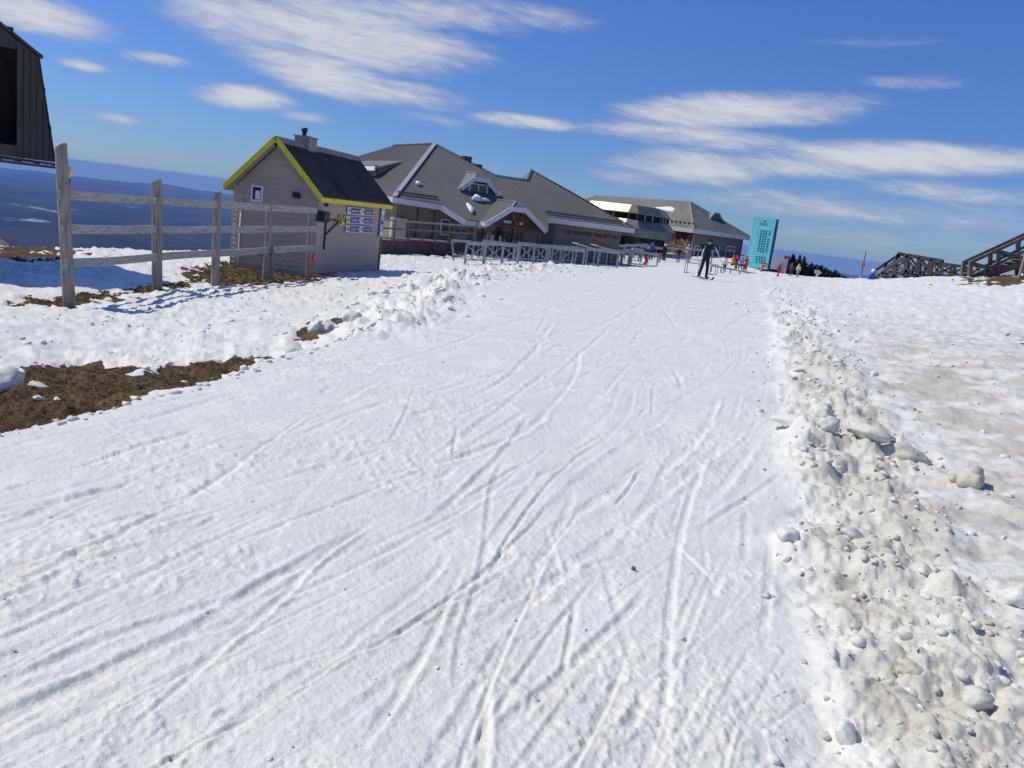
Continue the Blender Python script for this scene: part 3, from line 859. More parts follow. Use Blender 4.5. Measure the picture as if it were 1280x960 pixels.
# roof slabs with standing ribs, ridge cap, yellow edge
def rp(x, y, up=0.0): return Vector((x, y, H_R - abs(x) * slope + up))
ex = HW + OVX
rf = None
for sx in (-1, 1):
    a, b_, c_, d_ = rp(0, -OVY), rp(sx * ex, -OVY), rp(sx * ex, CLEN + OVY), rp(0, CLEN + OVY)
    mb = MB().prism([a, b_, c_, d_], (0, 0, TH)); r_ = mb.build('roof', M_DARKMETAL, cabin)
    mb = MB(); nrm = Vector((sx * slope, 0, 1)).normalized()
    y = -OVY + .02
    while y < CLEN + OVY:
        mb.bar(rp(sx * .05, y, TH + .018), rp(sx * ex, y, TH + .018), .045, .045, up=nrm); y += .245
    mb.build('rib', M_DARKMETAL, r_, kind='stuff')
    # bargeboards and fascia
    for yy in (-OVY - .02, CLEN + OVY + .02):
        MB().bar(rp(0, yy, .03), rp(sx * (ex + .02), yy, .03), .035, .15, up=nrm).build('bargeboard', M_YELLOW if yy < 0 else M_DARKMETAL, cabin)
        MB().bar(rp(sx * .05, yy + (.05 if yy < 0 else -.05), -.12), rp(sx * (ex - .05), yy + (.05 if yy < 0 else -.05), -.12), .03, .1, up=nrm).build('soffit_strip', M_STEEL, cabin)
    MB().bar(rp(sx * (ex + .02), -OVY - .04, .0), rp(sx * (ex + .02), CLEN + OVY + .04, .0), .035, .14, up=(0, 0, 1)).build('fascia', M_YELLOW, cabin)
mb = MB()
for sx in (-1, 1): mb.bar(rp(sx * .11, -OVY, TH + .03), rp(sx * .11, CLEN + OVY, TH + .03), .26, .02, up=Vector((sx * slope, 0, 1)).normalized())
mb.build('ridge_cap', M_STONE, cabin)
# chimney
ch = MB().box((0, 1.75, H_R - .02), (.5, .62, .56), bev=.02); ch.build('chimney', M_STONE, cabin)
cc = MB().box((0, 1.75, H_R + .285), (.56, .68, .05), bev=.01).build('chimney_cap', M_STONE, cabin)
MB().tube([(0, 1.6, H_R + .28), (0, 1.6, H_R + .46)], .07).tube([(0, 1.6, H_R + .44), (0, 1.6, H_R + .56)], .10).build('stovepipe', M_BLACK, cabin, smooth=True)
# gable details
win = MB().box((-.62, -.05, H_E - .08), (.38, .06, .5)).build('window', M_WHITE, cabin)
MB().box((-.62, -.075, H_E - .08), (.27, .02, .38)).build('pane', M_GLASS, win)
MB().box((-.58, -.088, H_E - .12), (.16, .006, .26)).build('blind', M_WHITE, win)
MB().tube([(-1.12, -.06, 0), (-1.12, -.06, H_E - .28)], .028).build('drain_pipe', M_WHITE, cabin, smooth=True)
MB().box((.70, -.08, H_E + .02), (.2, .14, .17), bev=.02).build('lamp', M_BLACK, cabin)
for k in range(4): MB().bar((-.42 + .13 * k, -.06, .75), (-.40 + .13 * k, -.06, .98 - .02 * (k % 2)), .035, .03, up=(0, 1, 0)).build('hook', M_BLACK, cabin)
# right wall details
wx = HW + .05
MB().box((wx + .12, .1, H_E - .52), (.26, .42, .32), bev=.03).build('speaker_box', M_BLACK, cabin)
br = MB().bar((wx, .6, H_E - .55), (wx, .6, H_E - 1.55), .05, .05, up=(1, 0, 0)); br.bar((wx, .6, H_E - .62), (wx + .05, 1.55, H_E - .62), .04, .04); br.bar((wx + .02, .62, H_E - 1.08), (wx + .04, 1.5, H_E - .66), .035, .035)
br.build('bracket', M_BLACK, cabin)
MB().box((wx + .03, .5, H_E - .14), (.08, .1, .14), bev=.015).build('sensor', M_BLACK, cabin)
for yy in (1.62, 2.02):
    ring = [(wx + .03, yy + .13 * math.cos(a), H_E - .62 + .15 * math.sin(a)) for a in [2 * math.pi * k / 20 for k in range(21)]]
    MB().tube(ring, .028, 6, cap=False).build('hose_ring', M_YELLOW, cabin, smooth=True)
MB().box((wx + .02, 1.8, H_E - .72), (.03, .16, .1)).build('tag_plate', M_WHITE, cabin)
# trail signs
CM = Matrix.Translation(cabin.location) @ Matrix.Rotation(crot, 4, 'Z'); CMi = CM.inverted()
wall_p = CM @ Vector((wx, 0, 0)); wall_n = CM.to_3x3() @ Vector((1, 0, 0))
names = [('Nansen', 'Taschereau'), ('Géant', 'Versant'), ('Supérieur', 'Mc Culloch')]
rows = [((433.5, 257.8), (450.2, 259.5), (467, 261.5), (432.8, 267.6), (449.6, 268.8), (466, 270)),
        ((432.3, 269.4), (449.4, 270.6), (466, 272), (431.8, 279), (448.8, 280), (465.2, 281)),
        ((431.4, 281), (448.4, 281.8), (465, 282.8), (431, 290.2), (448, 291), (464.2, 291.2))]
for r_i, rw in enumerate(rows):
    for c_i in range(2):
        q = [CMi @ hit(*rw[k], wall_p, wall_n) for k in (c_i, c_i + 1, c_i + 3, c_i + 4)]
        ya, yb = (q[0].y + q[2].y) / 2, (q[1].y + q[3].y) / 2; zt_, zb_ = (q[0].z + q[1].z) / 2, (q[2].z + q[3].z) / 2
        L_, Hh = yb - ya - .02, zt_ - zb_ - .02
        o = empty('trail_sign', CM @ Vector((wx + .03, (ya + yb) / 2, (zt_ + zb_) / 2)), crot)
        row, side_ = ('top', 'middle', 'bottom')[r_i], ('left', 'right')[c_i]
        tag(o, 'blue and white trail sign reading %s, %s %s of the cabin signs' % (names[r_i][c_i], row, side_), 'sign', 'trail signs on the cabin wall')
        MB().box((0, 0, 0), (.03, L_, Hh), bev=.004).build('board', M_WHITE, o)
        MB().box((.018, L_ * .11, 0), (.006, L_ * .76, Hh * .82)).build('blue_panel', M_BLUE, o)
        cy = -L_ * .385
        if r_i == 2 and c_i == 0: pts = [(.019, cy + L_ * .055 * math.cos(a), Hh * .24 * math.sin(a)) for a in [k * math.pi / 8 for k in range(16)]]
        else: pts = [(.019, cy, Hh * .27), (.019, cy + L_ * .05, 0), (.019, cy, -Hh * .27), (.019, cy - L_ * .05, 0)]
        MB().prism(pts, (.004, 0, 0)).build('difficulty_mark', M_BLACK, o)
        tm = textmesh(names[r_i][c_i], Hh * .62, .002, sx=min(2.2, L_ * .46 / (Hh * .62 * .5 * len(names[r_i][c_i])))); tm.materials.append(M_WHITE)
        t_ = bpy.data.objects.new('lettering', tm); COL.objects.link(t_); t_.parent = o
        t_.matrix_basis = frame_on((.024, L_ * .02, 0), (0, 1, 0), (0, 0, 1))
        ay = L_ * .40
        if c_i == 0: pts = [(-.05, .1), (.0, .1), (.0, .26), (.07, 0), (.0, -.26), (.0, -.1), (-.05, -.1)]
        else: pts = [(-.06, -.26), (-.03, -.30), (.02, -.02), (.04, -.12), (.055, .28), (-.03, .18), (-.01, .08)]
        MB().prism([(.022, ay + px_ * L_, pz * Hh) for px_, pz in pts], (.004, 0, 0)).build('arrow', M_WHITE, o)
# narrow notice at the far corner
o = empty('notice_board', CM @ Vector((wx + .03, CLEN - .22, H_E - .62)), crot, label='narrow pale notice with small pictograms by the cabin far corner', cat='sign')
M_NOTICE = mat('notice_print', (.62, .62, .68), .6, col2=(.15, .2, .4), scale=5, stretch=(1, 3, 3))
MB().box((0, 0, 0), (.03, .34, 1.05), bev=.004).build('board', M_NOTICE, o)
for zc, m_ in ((.38, M_WHITE), (.0, M_BLUE), (-.4, M_WHITE)): MB().box((.018, 0, zc), (.008, .24, .12)).build('pictogram', m_, o)

# red marker flags dropped by the cabin
for (px, py, Y, lab) in ((390, 323, 25.4, 'small red rag tied to the fence end post'), (406, 347, 25.6, 'crumpled red netting lying on snow at the cabin corner')):
    p = at(px, py, Y)
    if py > 330: p.z = ground_z(p.x, p.y) + .03
    mb = MB(); n = 7
    vs = [(random.uniform(-.02, .02) + (i - 3) * (.13 if py > 330 else .035), random.uniform(-.08, .08) + (j - 1) * .05, random.uniform(0, .09) if py > 330 else (j - 1) * .07 + random.uniform(-.02, .02)) for i in range(n) for j in range(3)]
    fs = [(i * 3 + j, i * 3 + j + 1, i * 3 + j + 4, i * 3 + j + 3) for i in range(n - 1) for j in range(2)]
    o = mb.mesh(vs, fs).build('red_netting' if py > 330 else 'red_rag', M_RED, label=lab, cat='cloth'); o.location = p
    sm = o.modifiers.new('s', 'SOLIDIFY'); sm.thickness = .012

# ------------------------------------------------------------------ lift terminal at the left edge
bax = math.radians(50); YB = 21.0
Bn = Vector((math.sin(bax), -math.cos(bax), 0)); Bx = Vector((math.cos(bax), math.sin(bax), 0)); Bb = -Bn
B0 = at(70, 203, YB)                                       # lower right corner of the end wall
def bl(px, py):
    p = hit(px, py, B0, Bn) - B0; return p.dot(Bx), p.z
termz = B0.z
term = empty('lift_terminal', (B0.x - 2.6 * Bx.x, B0.y - 2.6 * Bx.y, ground_z(B0.x - 2.6 * Bx.x, B0.y - 2.6 * Bx.y)), bax, label='dark metal clad lift terminal raised above the snow at the picture edge', cat='lift terminal')
tz0 = termz - term.location.z
TL = lambda u, y, z: (u + 2.6, y, z + tz0)                   # u measured from the lower right corner, z from the floor
bu, bz_ = bl(50, 73); ru, rz_ = bl(0, 33); hu, hz0 = bl(22, 62); hz1 = bl(22, 186)[1]
midu = -2.6; ridge_z = bz_ + (rz_ - bz_) / (bu - ru) * (bu - midu)
DEP = 4.2
def topz(u):
    uu = u if u > midu else 2 * midu - u
    if uu > bu: return bz_ * (0 - uu) / (0 - bu) if bu < 0 else bz_
    return bz_ + (ridge_z - bz_) * (bu - uu) / (bu - midu)
mb = MB()
edges_u = list(np.linspace(0, hu, 7))
for mir in (False, True):
    for i in range(6):
        u1, u0 = edges_u[i], edges_u[i + 1]
        us = [u0, u1] + ([bu] if u0 < bu < u1 else []); us = sorted(us)
        top = [(u, max(.02, topz(u))) for u in us]
        pts = [(us[0] + .004, 0)] + [(us[-1] - .004, 0)] + [(u + (-.004 if u == us[-1] else .004 if u == us[0] else 0), z) for u, z in reversed(top)]
        if mir: pts = [(2 * midu - u, z) for u, z in pts]
        MB().prism([TL(u, 0, z) for u, z in pts], (0, .05, 0)).build('cladding_panel', M_BARN, term)
        ue = pts[0][0]
        MB().box(TL(ue, -.012, topz(ue) / 2), (.03, .03, max(.05, topz(ue) - .05))).build('cladding_rib', M_BARN, term)
us = list(np.linspace(2 * midu - hu, hu, 9))
MB().prism([TL(us[0], 0, hz0)] + [TL(us[-1], 0, hz0)] + [TL(u, 0, topz(u)) for u in reversed(us)], (0, .05, 0)).build('gable_panel', M_BARN, term)
MB().box(TL(midu, .03, .14), (2 * (hu - midu), .06, .27)).build('threshold_board', M_INNER, term)
MB().box(TL(midu, 2.2, 1.6), (2 * -midu - .5, .05, 3.2)).build('light_gap_panel', M_BARN, term)  # added panel, blocks the light line showing at the back of the opening
# shell: side walls and roof going back
for sgn in (1, -1):
    f = (lambda u: u) if sgn > 0 else (lambda u: 2 * midu - u)
    MB().prism([TL(f(0), 0, 0), TL(f(bu), 0, bz_), TL(f(bu), DEP, bz_), TL(f(0), DEP, 0)], (-.06 * sgn, 0, 0)).build('side_wall', M_BARN, term)
    MB().prism([TL(f(bu + .05), -.06, bz_ + .0), TL(f(midu), -.06, ridge_z + .03), TL(f(midu), DEP, ridge_z + .03), TL(f(bu + .05), DEP, bz_ + .0)], (0, 0, .07)).build('roof', M_BARN, term)
MB().prism([TL(0, DEP, 0), TL(bu, DEP, bz_), TL(midu, DEP, ridge_z), TL(2 * midu - bu, DEP, bz_), TL(2 * midu, DEP, 0)], (0, .05, 0)).build('back_wall', M_BARN, term)
MB().box(TL(midu, DEP / 2, -.06), (2 * -midu, DEP, .08)).build('floor', M_BARN, term)
for k in range(9): MB().box(TL(-.25 - .42 * k, -.03, -.085), (.26, .05, .045)).build('rung', M_STEEL, term)
MB().bar(TL(0, -.03, -.13), TL(2 * midu, -.03, -.13), .06, .05).build('sill_beam', M_BARN, term)
for yy in (1.0, 3.4): MB().tube([TL(midu, yy, -tz0 - .5), TL(midu, yy, 0)], .32, 16).build('support_column', M_STEEL, term, smooth=True)

# sloping timber ramp end at the far left
p = at(-26, 279, 27.5)
rmp = empty('timber_ramp', (p.x, p.y, ground_z(p.x, p.y)), .2, label='low grey timber ramp on bare earth below the lift terminal', cat='ramp')
for k in range(5): MB().bar((-1.4, k * .22, 1.35), (.55, k * .22, .12), .2, .06).build('plank', M_TIMBER, rmp)
for xx, zz in ((-1.1, 1.1), (-.2, .55)): MB().bar((xx, .44, -.3), (xx, .44, zz), .1, .1, up=(0, 1, 0)).build('leg', M_TIMBER, rmp)

# ------------------------------------------------------------------ the lodge
M_ROOF = mat('lodge_roof_metal', (.17, .168, .15), .55, metal=.1, var=.2, scale=.35)
M_ROOF2 = mat('lodge_roof_seam', (.19, .188, .168), .5, metal=.15)
M_SKIRT = mat('skirt_roof_metal', (.33, .295, .24), .4, metal=.8, var=.06, scale=.5)
M_FLASH = mat('pale_flashing', (.38, .39, .41), .5, metal=.2)
M_FASCIA = mat('pale_fascia', (.50, .53, .57), .55, var=.06, scale=2)
M_LWALL = mat('lodge_wall', (.20, .165, .14), .8, var=.14, scale=.8, stretch=(1, 1, 5))
M_LWALL2 = mat('lodge_wall_base', (.11, .085, .072), .8, var=.18, scale=1.2)
M_REDWOOD = mat('red_brown_timber', (.10, .038, .022), .7, var=.2, scale=2)
M_TANWOOD = mat('tan_timber', (.30, .19, .10), .75, var=.25, scale=1.5)
M_BEIGE = mat('beige_panel', (.42, .37, .30), .8, var=.08, scale=2)
M_LETTER = mat('dark_letters', (.035, .03, .03), .5)
THL = math.radians(29)
C0 = at(493, 246, 52)
lodge = empty('lodge', (C0.x, C0.y, -1.6), THL, label='long brown mountain lodge with grey metal hip roofs beyond the barriers', cat='building')
LZ = lodge.location.z; ZE = C0.z - LZ; LT = .587
LM = Matrix.Translation(lodge.location) @ Matrix.Rotation(THL, 4, 'Z'); LMi = LM.inverted()
def lhit(px, py, p0, n): return LMi @ hit(px, py, LM @ Vector(p0), LM.to_3x3() @ Vector(n))
def lat(px, py, v): return lhit(px, py, (0, v, 0), (0, 1, 0))
def fpl(s, v, up=0.0): return Vector((s, v, ZE + v * LT + up))
def ribs(poly, axis, f, spacing, name, parent, hgt=.035, m_=None):
    """seams running up the slope, clipped to the plane polygon given in (along, up) coordinates"""
    mb = MB(); lo = min(p[0] for p in poly); hi = max(p[0] for p in poly); s = lo + spacing * .5; n = len(poly)
    while s < hi:
        ys = []
        for i in range(n):
            (xa, ya), (xb, yb) = poly[i], poly[(i + 1) % n]
            if (xa > s) != (xb > s): ys.append(ya + (s - xa) / (xb - xa) * (yb - ya))
        ys.sort()
        for k in range(0, len(ys) - 1, 2):
            if ys[k + 1] - ys[k] > .05: mb.bar(f(s, ys[k]), f(s, ys[k + 1]), .05, hgt)
        s += spacing
    return mb.build(name, m_ or M_ROOF2, parent, kind='stuff')

FP = [(0, 0), (3.06, -.08), (4.3, -1.4), (10.3, -1.4), (10.95, 0), (18.1, 0), (15.2, 2.75), (12.17, 5.4), (11.2, 4.0), (8.6, 4.0), (5.01, 6.8)]
def slab(name, pts, parent, m_=M_ROOF, th=.14):
    return MB().prism(pts, (0, 0, -th)).build(name, m_, parent)
rf_front = slab('roof', [fpl(s, v) for s, v in FP], lodge)
ribs(FP, 0, lambda s, v: fpl(s, v, .012), .27, 'seam', rf_front)
AP = fpl(5.01, 6.8); RL = Vector((5.01, 15.4, AP.z))
LTL = (AP.z - ZE) / 5.01
LP = [(0, 0), (6.8, 5.01), (15.4, 5.01), (36, 0)]                  # left slope in (along v, up s)
def lpl(v, s, up=0.0): return Vector((s, v, ZE + s * LTL + up))
rf_left = slab('roof', [lpl(v, s) for v, s in LP], lodge)
ribs(LP, 0, lambda v, s: lpl(v, s, .012), .27, 'seam', rf_left)
# back slopes, so that the roof is closed
BKV = 14.0
slab('roof', [AP, RL, Vector((11.5, 22, ZE)), Vector((11.5, 11.6, ZE))], lodge)
slab('roof', [AP, fpl(8.6, 4.0), Vector((8.6, 8.5, ZE)), Vector((11.5, 11.6, ZE))], lodge)
slab('roof', [fpl(8.6, 4.0), fpl(11.2, 4.0), Vector((11.2, 8.5, ZE)), Vector((8.6, 8.5, ZE))], lodge)
slab('roof', [fpl(12.17, 5.4), Vector((12.17, 11, ZE)), Vector((11.2, 11, ZE)), fpl(11.2, 4.0)], lodge)
slab('roof', [fpl(12.17, 5.4), fpl(18.1, 0), Vector((18.1, 11, ZE)), Vector((12.17, 11, ZE))], lodge)
MB().prism([fpl(11.2, 4.0, -.1), fpl(12.17, 5.4, -.1), Vector((12.17, 7.5, ZE + 2.2)), Vector((11.2, 6, ZE + 1.6))], (-.06, 0, 0)).build('gable_end', M_LWALL, lodge)
# hip and verge flashings
def strip(a, b, w, m_=M_FLASH, name='flashing', h=.05, lift=.05):
    return MB().bar(Vector(a) + Vector((0, 0, lift)), Vector(b) + Vector((0, 0, lift)), w, h).build(name, m_, lodge)
strip(fpl(0, 0), AP, .3); strip(AP, RL, .2, M_ROOF2)
strip(AP, fpl(8.6, 4.0), .14, M_LWALL2); strip(fpl(8.6, 4.0), fpl(11.2, 4.0), .14, M_LWALL2); strip(fpl(12.17, 5.4), fpl(18.1, 0), .16, M_LWALL2); strip(fpl(11.2, 4.0), fpl(12.17, 5.4), .14, M_LWALL2)
# fascias along the eaves
def fascia(a, b, h=.34, drop=.2, m_=M_FASCIA, name='fascia', w=.08): return MB().bar(Vector(a) - Vector((0, 0, drop)), Vector(b) - Vector((0, 0, drop)), w, h).build(name, m_, lodge)
fascia((0, -.05, ZE), fpl(3.06, -.13)); fascia(fpl(3.06, -.13), fpl(4.3, -1.45)); fascia(fpl(4.3, -1.45), fpl(5.7, -1.45)); fascia((10.9, -.05, ZE), (18.15, -.05, ZE)); fascia((-.05, 0, ZE), (-.05, 22, ZE))
# walls
wz = ZE - .1
def wallbox(name, a, b, th, z0, z1, m_=M_LWALL):
    a, b = Vector((*a, 0)), Vector((*b, 0)); d = (b - a); L = d.length; ang = math.atan2(d.y, d.x)
    return MB().box(((a.x + b.x) / 2, (a.y + b.y) / 2, (z0 + z1) / 2), (L, th, z1 - z0), Matrix.Rotation(ang, 3, 'Z')).build(name, m_, lodge)
wallbox('wall', (.7, .9), (17.65, .9), .2, -.6, wz + .35); wallbox('wall', (.7, 1.02), (.7, 21), .2, -.6, wz + .2); wallbox('wall', (17.55, 1.02), (17.55, 9), .2, -.6, wz + .2)
wallbox('wall', (.7, 21), (12, 21), .2, -.6, wz + .2); wallbox('wall', (17.5, 9), (12, 21), .2, -.6, wz)
MB().box((1.9, .76, 1.55), (.07, .05, 3.1)).build('corner_trim', M_REDWOOD, lodge)
MB().box((3.05, .76, 1.5), (.06, .05, 2.9)).build('corner_trim', M_REDWOOD, lodge)
# lighter bay by the left corner
MB().box((.62, .55, 1.2), (.95, .42, 2.0)).build('bay_panel', M_BEIGE, lodge)
# windows of the front wall
def window(cx, cz, w, h, v=.78, cols=1, rows_=1, fm=M_WHITE, par=None, bar=.07):
    W_ = MB().box((cx, v, cz), (w, .08, h)).build('window', fm, par or lodge)
    pw, ph = (w - bar * (cols + 1)) / cols, (h - bar * (rows_ + 1)) / rows_
    for i in range(cols):
        for j in range(rows_):
            MB().box((cx - w / 2 + bar + pw / 2 + i * (pw + bar), v - .045, cz - h / 2 + bar + ph / 2 + j * (ph + bar)), (pw, .03, ph)).build('pane', M_GLASS, W_)
    return W_
window(3.87, .4 - LZ - .05, .62, 1.0); window(5.0, .25 - LZ, .95, .95, fm=M_FLASH, cols=2)
for s_, w_ in ((7.05, .95), (8.1, .95), (9.15, .75)): window(s_, .15 - LZ, w_, 1.75, v=.76, fm=M_REDWOOD, cols=2)
MB().box((6.3, .76, .75 - LZ), (.3, .05, .55)).build('notice', M_BEIGE, lodge)
MB().box((7.3, .68, -.05 - LZ), (.22, .02, .5)).box((7.9, .68, -.1 - LZ), (.16, .02, .6)).build('door_sticker', M_WHITE, lodge)
MB().box((11.6, .76, .4 - LZ), (.9, .06, 1.9)).build('door', M_LWALL2, lodge)
# lettering
tm = textmesh('LE GRAND MANITOU', .40, .02); tm.materials.append(M_LETTER)
xs = [v.co.x for v in tm.vertices]; sc_ = 4.45 / (max(xs) - min(xs))
for v in tm.vertices: v.co.x *= sc_
t_ = bpy.data.objects.new('lettering', tm); COL.objects.link(t_); t_.parent = lodge; t_.matrix_basis = frame_on((15.2, .76, 1.0 - LZ), (1, 0, 0), (0, 0, 1))
# entrance porch with hipped gable
pv = -2.3
q = [lat(px, py, pv) for px, py in ((608.7, 279), (639, 259), (657.5, 261), (682, 286))]
pz_e = (q[0].z + q[3].z) / 2; pz_c = (q[1].z + q[2].z) / 2; s0, s1, s2, s3 = q[0].x, q[1].x, q[2].x, q[3].x
mid = (s0 + s3) / 2; hc = (s2 - s1) / 2; s1, s2 = mid - hc, mid + hc
psl = (pz_c - pz_e) / (s1 - s0); pz_r = pz_c + hc * psl
bv = (pz_r - ZE) / LT; be = (pz_e - ZE) / LT
rdg_f = Vector((mid, pv + hc * 1.1, pz_r)); rdg_b = Vector((mid, bv + .6, pz_r))
pr1 = slab('porch_roof', [Vector((s0, pv, pz_e)), Vector((s1, pv, pz_c)), rdg_f, rdg_b, Vector((s0, be + .6, pz_e))], lodge, M_ROOF2)
ribs([(pv, s0), (pv, s1), (pv + hc * 1.1, mid), (bv + .6, mid), (be + .6, s0)], 0, lambda v, s: Vector((s, v, pz_e + (s - s0) * psl + .012)), .27, 'seam', pr1)
slab('porch_roof', [Vector((s3, pv, pz_e)), Vector((s2, pv, pz_c)), rdg_f, rdg_b, Vector((s3, be + .6, pz_e))], lodge, M_ROOF2)
slab('porch_roof', [Vector((s1, pv, pz_c)), Vector((s2, pv, pz_c)), rdg_f], lodge, M_ROOF2)
strip(rdg_f, rdg_b, .16, M_FLASH, lift=.03); strip((s1, pv, pz_c), rdg_f, .1, M_FLASH, lift=.02); strip((s2, pv, pz_c), rdg_f, .1, M_FLASH, lift=.02)
for a, b in (((s0 - .08, pz_e - .03), (s1, pz_c)), ((s1, pz_c), (s2, pz_c)), ((s2, pz_c), (s3 + .08, pz_e - .03))): fascia((a[0], pv - .04, a[1]), (b[0], pv - .04, b[1]), .3, .12)
fascia((s0 - .02, pv, pz_e), (s0 - .02, be, pz_e), .26, .12)
MB().prism([Vector((s0 + .15, pv + .5, pz_e - .1)), Vector((s1, pv + .5, pz_c - .2)), Vector((s2, pv + .5, pz_c - .2)), Vector((s3 - .15, pv + .5, pz_e - .1))], (0, .08, 0)).build('gable_panel', M_LWALL2, lodge)
for a, b in (((s0 + .2, pz_e - .12), (s3 - .2, pz_e - .12)), ((s0 + .25, pz_e), (s1, pz_c - .28)), ((s3 - .25, pz_e), (s2, pz_c - .28)), ((s1, pz_c - .28), (s2, pz_c - .28)), ((mid, pz_e), (s1 + .1, pz_c - .3)), ((mid, pz_e), (s2 - .1, pz_c - .3)), ((mid, pz_e - .1), (mid, pz_e + .25))):
    MB().bar((a[0], pv + .1, a[1]), (b[0], pv + .1, b[1]), .16, .17, up=(0, 1, 0) if abs(a[0] - b[0]) < .01 else (0, 0, 1)).build('truss_beam', M_REDWOOD, lodge)
for i_ in (-.45, .35): MB().box((mid + i_, pv + .46, pz_e + .18), (.55, .04, .16)).build('gable_light', M_WHITE, lodge)
for s_ in (s0 + .3, s3 - .3): MB().box((s_, pv + .15, (pz_e - .2) / 2), (.2, .2, pz_e - .2)).build('porch_post', M_LWALL2, lodge)
# front dormer
dv = lhit(575, 240, fpl(0, 0), (0, -LT, 1)).y + .15
dq = [lat(px, py, dv) for px, py in ((575, 239), (590.5, 223), (607, 225), (622, 239))]
dz0 = (dq[0].z + dq[3].z) / 2; dz1 = (dq[1].z + dq[2].z) / 2; dm = (dq[0].x + dq[3].x) / 2; dhw = (dq[3].x - dq[0].x) / 2; dhc = (dq[2].x - dq[1].x) / 2
def bk(z): return (z - ZE) / LT
face = [(dm - dhw, dz0), (dm - dhc, dz1), (dm + dhc, dz1), (dm + dhw, dz0)]
MB().prism([Vector((x, dv + .18, z)) for x, z in face], (0, .08, 0)).build('dormer_wall', M_REDWOOD, lodge)
drz = dz1 + .42
dr = []
for sx in (-1, 1):
    dr.append(slab('dormer_roof', [Vector((dm + sx * (dhw + .1), dv - .1, dz0)), Vector((dm + sx * dhc, dv - .1, dz1)), Vector((dm, dv + .7, drz)), Vector((dm, bk(drz) + .2, drz)), Vector((dm + sx * (dhw + .1), bk(dz0) + .3, dz0))], lodge, M_ROOF2, .1))
slab('dormer_roof', [Vector((dm - dhc, dv - .1, dz1)), Vector((dm + dhc, dv - .1, dz1)), Vector((dm, dv + .7, drz))], lodge, M_ROOF2, .1)
for (xa, za), (xb, zb) in zip(face, face[1:]): fascia((xa, dv - .12, za + .05), (xb, dv - .12, zb + .05), .28, .08)
fascia((dm - dhw - .05, dv - .1, dz0), (dm - dhw - .05, bk(dz0) + .1, dz0), .2, .05)
strip((dm, dv + .7, drz), (dm, bk(drz), drz), .12, lift=.03)
wy = dv + .13
wb = dz0 - .35
for sx in (-1, 1):
    pts = [(dm + sx * (dhw - .25), wb), (dm + sx * (dhc + .18), wb), (dm + sx * (dhc + .18), dz1 - .3), (dm + sx * (dhw - .25), dz0 + .12)]
    W_ = MB().prism([Vector((x, wy, z)) for x, z in pts], (0, .06, 0)).build('window', M_WHITE, lodge)
    cx_ = sum(p[0] for p in pts) / 4; cz_ = sum(p[1] for p in pts) / 4
    MB().prism([Vector((cx_ + (x - cx_) * .82, wy - .02, cz_ + (z - cz_) * .84)) for x, z in pts], (0, .025, 0)).build('pane', M_GLASS, W_)
window(dm, (wb + dz1 - .3) / 2, dhc * 2 + .3, dz1 - .3 - wb, v=wy + .02, cols=2, bar=.06)
MB().box((dm, dv + .22, wb - .25), (dhw * 2, .12, .7)).build('dormer_base', M_REDWOOD, lodge)
# dormer on the left slope
lv0 = Vector((1.2, 5.6, 0))
ld = [lhit(px, py, lpl(0, 0), (-LTL, 0, 1)) for px, py in ((449, 207), (460, 221), (477, 220), (491, 205), (461, 201))]
z_t = ld[3].z + .25
mlow = (ld[1] + ld[2]) / 2
vA, vB = min(ld[1].y, ld[2].y), max(ld[0].y, ld[1].y + .8)
ds = mlow.x - .3
d_w = [Vector((ds, vA, mlow.z)), Vector((ds, vB, mlow.z)), Vector((ds, vB, mlow.z + .75)), Vector((ds, vA, mlow.z + .75))]
slab('dormer_roof', [Vector((ds - .2, vA - .15, mlow.z + .55)), Vector((ds - .2, vB + .15, mlow.z + .55)), lpl(vB, (z_t - ZE) / LTL, .02), lpl(vA, (z_t - ZE) / LTL, .02)], lodge, M_ROOF2, .1)
MB().prism(d_w, (.08, 0, 0)).build('dormer_wall', M_LWALL2, lodge)
for vv in (vA, vB): MB().prism([Vector((ds, vv, mlow.z)), Vector((ds, vv, mlow.z + .5)), lpl(vv, (z_t - ZE) / LTL - .1)], (0, .06, 0)).build('dormer_cheek', M_LWALL, lodge)
MB().bar((ds - .22, vA - .2, mlow.z + .5), (ds - .22, vB + .2, mlow.z + .5), .08, .3).build('fascia', M_WHITE, lodge)
# vents on the hidden ridge
for px, py, w_ in ((583, 199, .6), (597, 209, .5)):
    p = LMi @ hit(px, py, LM @ Vector((0, 6.6, 0)), LM.to_3x3() @ Vector((0, 1, 0)))
    MB().box((p.x, p.y, p.z - .6), (w_, .6, 1.6), bev=.03).build('roof_vent', M_LWALL2, lodge)
# last snow on the roof
M_RSNOW = mat('roof_snow', (.8, .82, .85), .6, var=.05, scale=3, bump=.3)
def snow_patch(c, n, ex, ey, th, name='snow_patch', right=(1, 0, 0)):
    n = Vector(n).normalized(); r = Vector(right); u = n.cross(r).normalized(); r = u.cross(n).normalized()
    mb = MB(); vs = [Vector(c) + n * th]; N = 14
    for f, hgt in ((.55, .85), (.9, .45), (1.0, -.2)):
        for k in range(N):
            a = 2 * math.pi * k / N; w_ = 1 + .22 * math.sin(a * 3 + ex * 9) + random.uniform(-.1, .1)
            vs.append(Vector(c) + r * math.cos(a) * ex * f * w_ + u * math.sin(a) * ey * f * w_ + n * th * hgt)
    fs = [(0, 1 + k, 1 + (k + 1) % N) for k in range(N)] + [(1 + j * N + k, 1 + (j + 1) * N + k, 1 + (j + 1) * N + (k + 1) % N, 1 + j * N + (k + 1) % N) for j in range(2) for k in range(N)]
    return mb.mesh(vs, fs).build(name, M_RSNOW, lodge, smooth=True)
NF = Vector((0, -LT, 1))
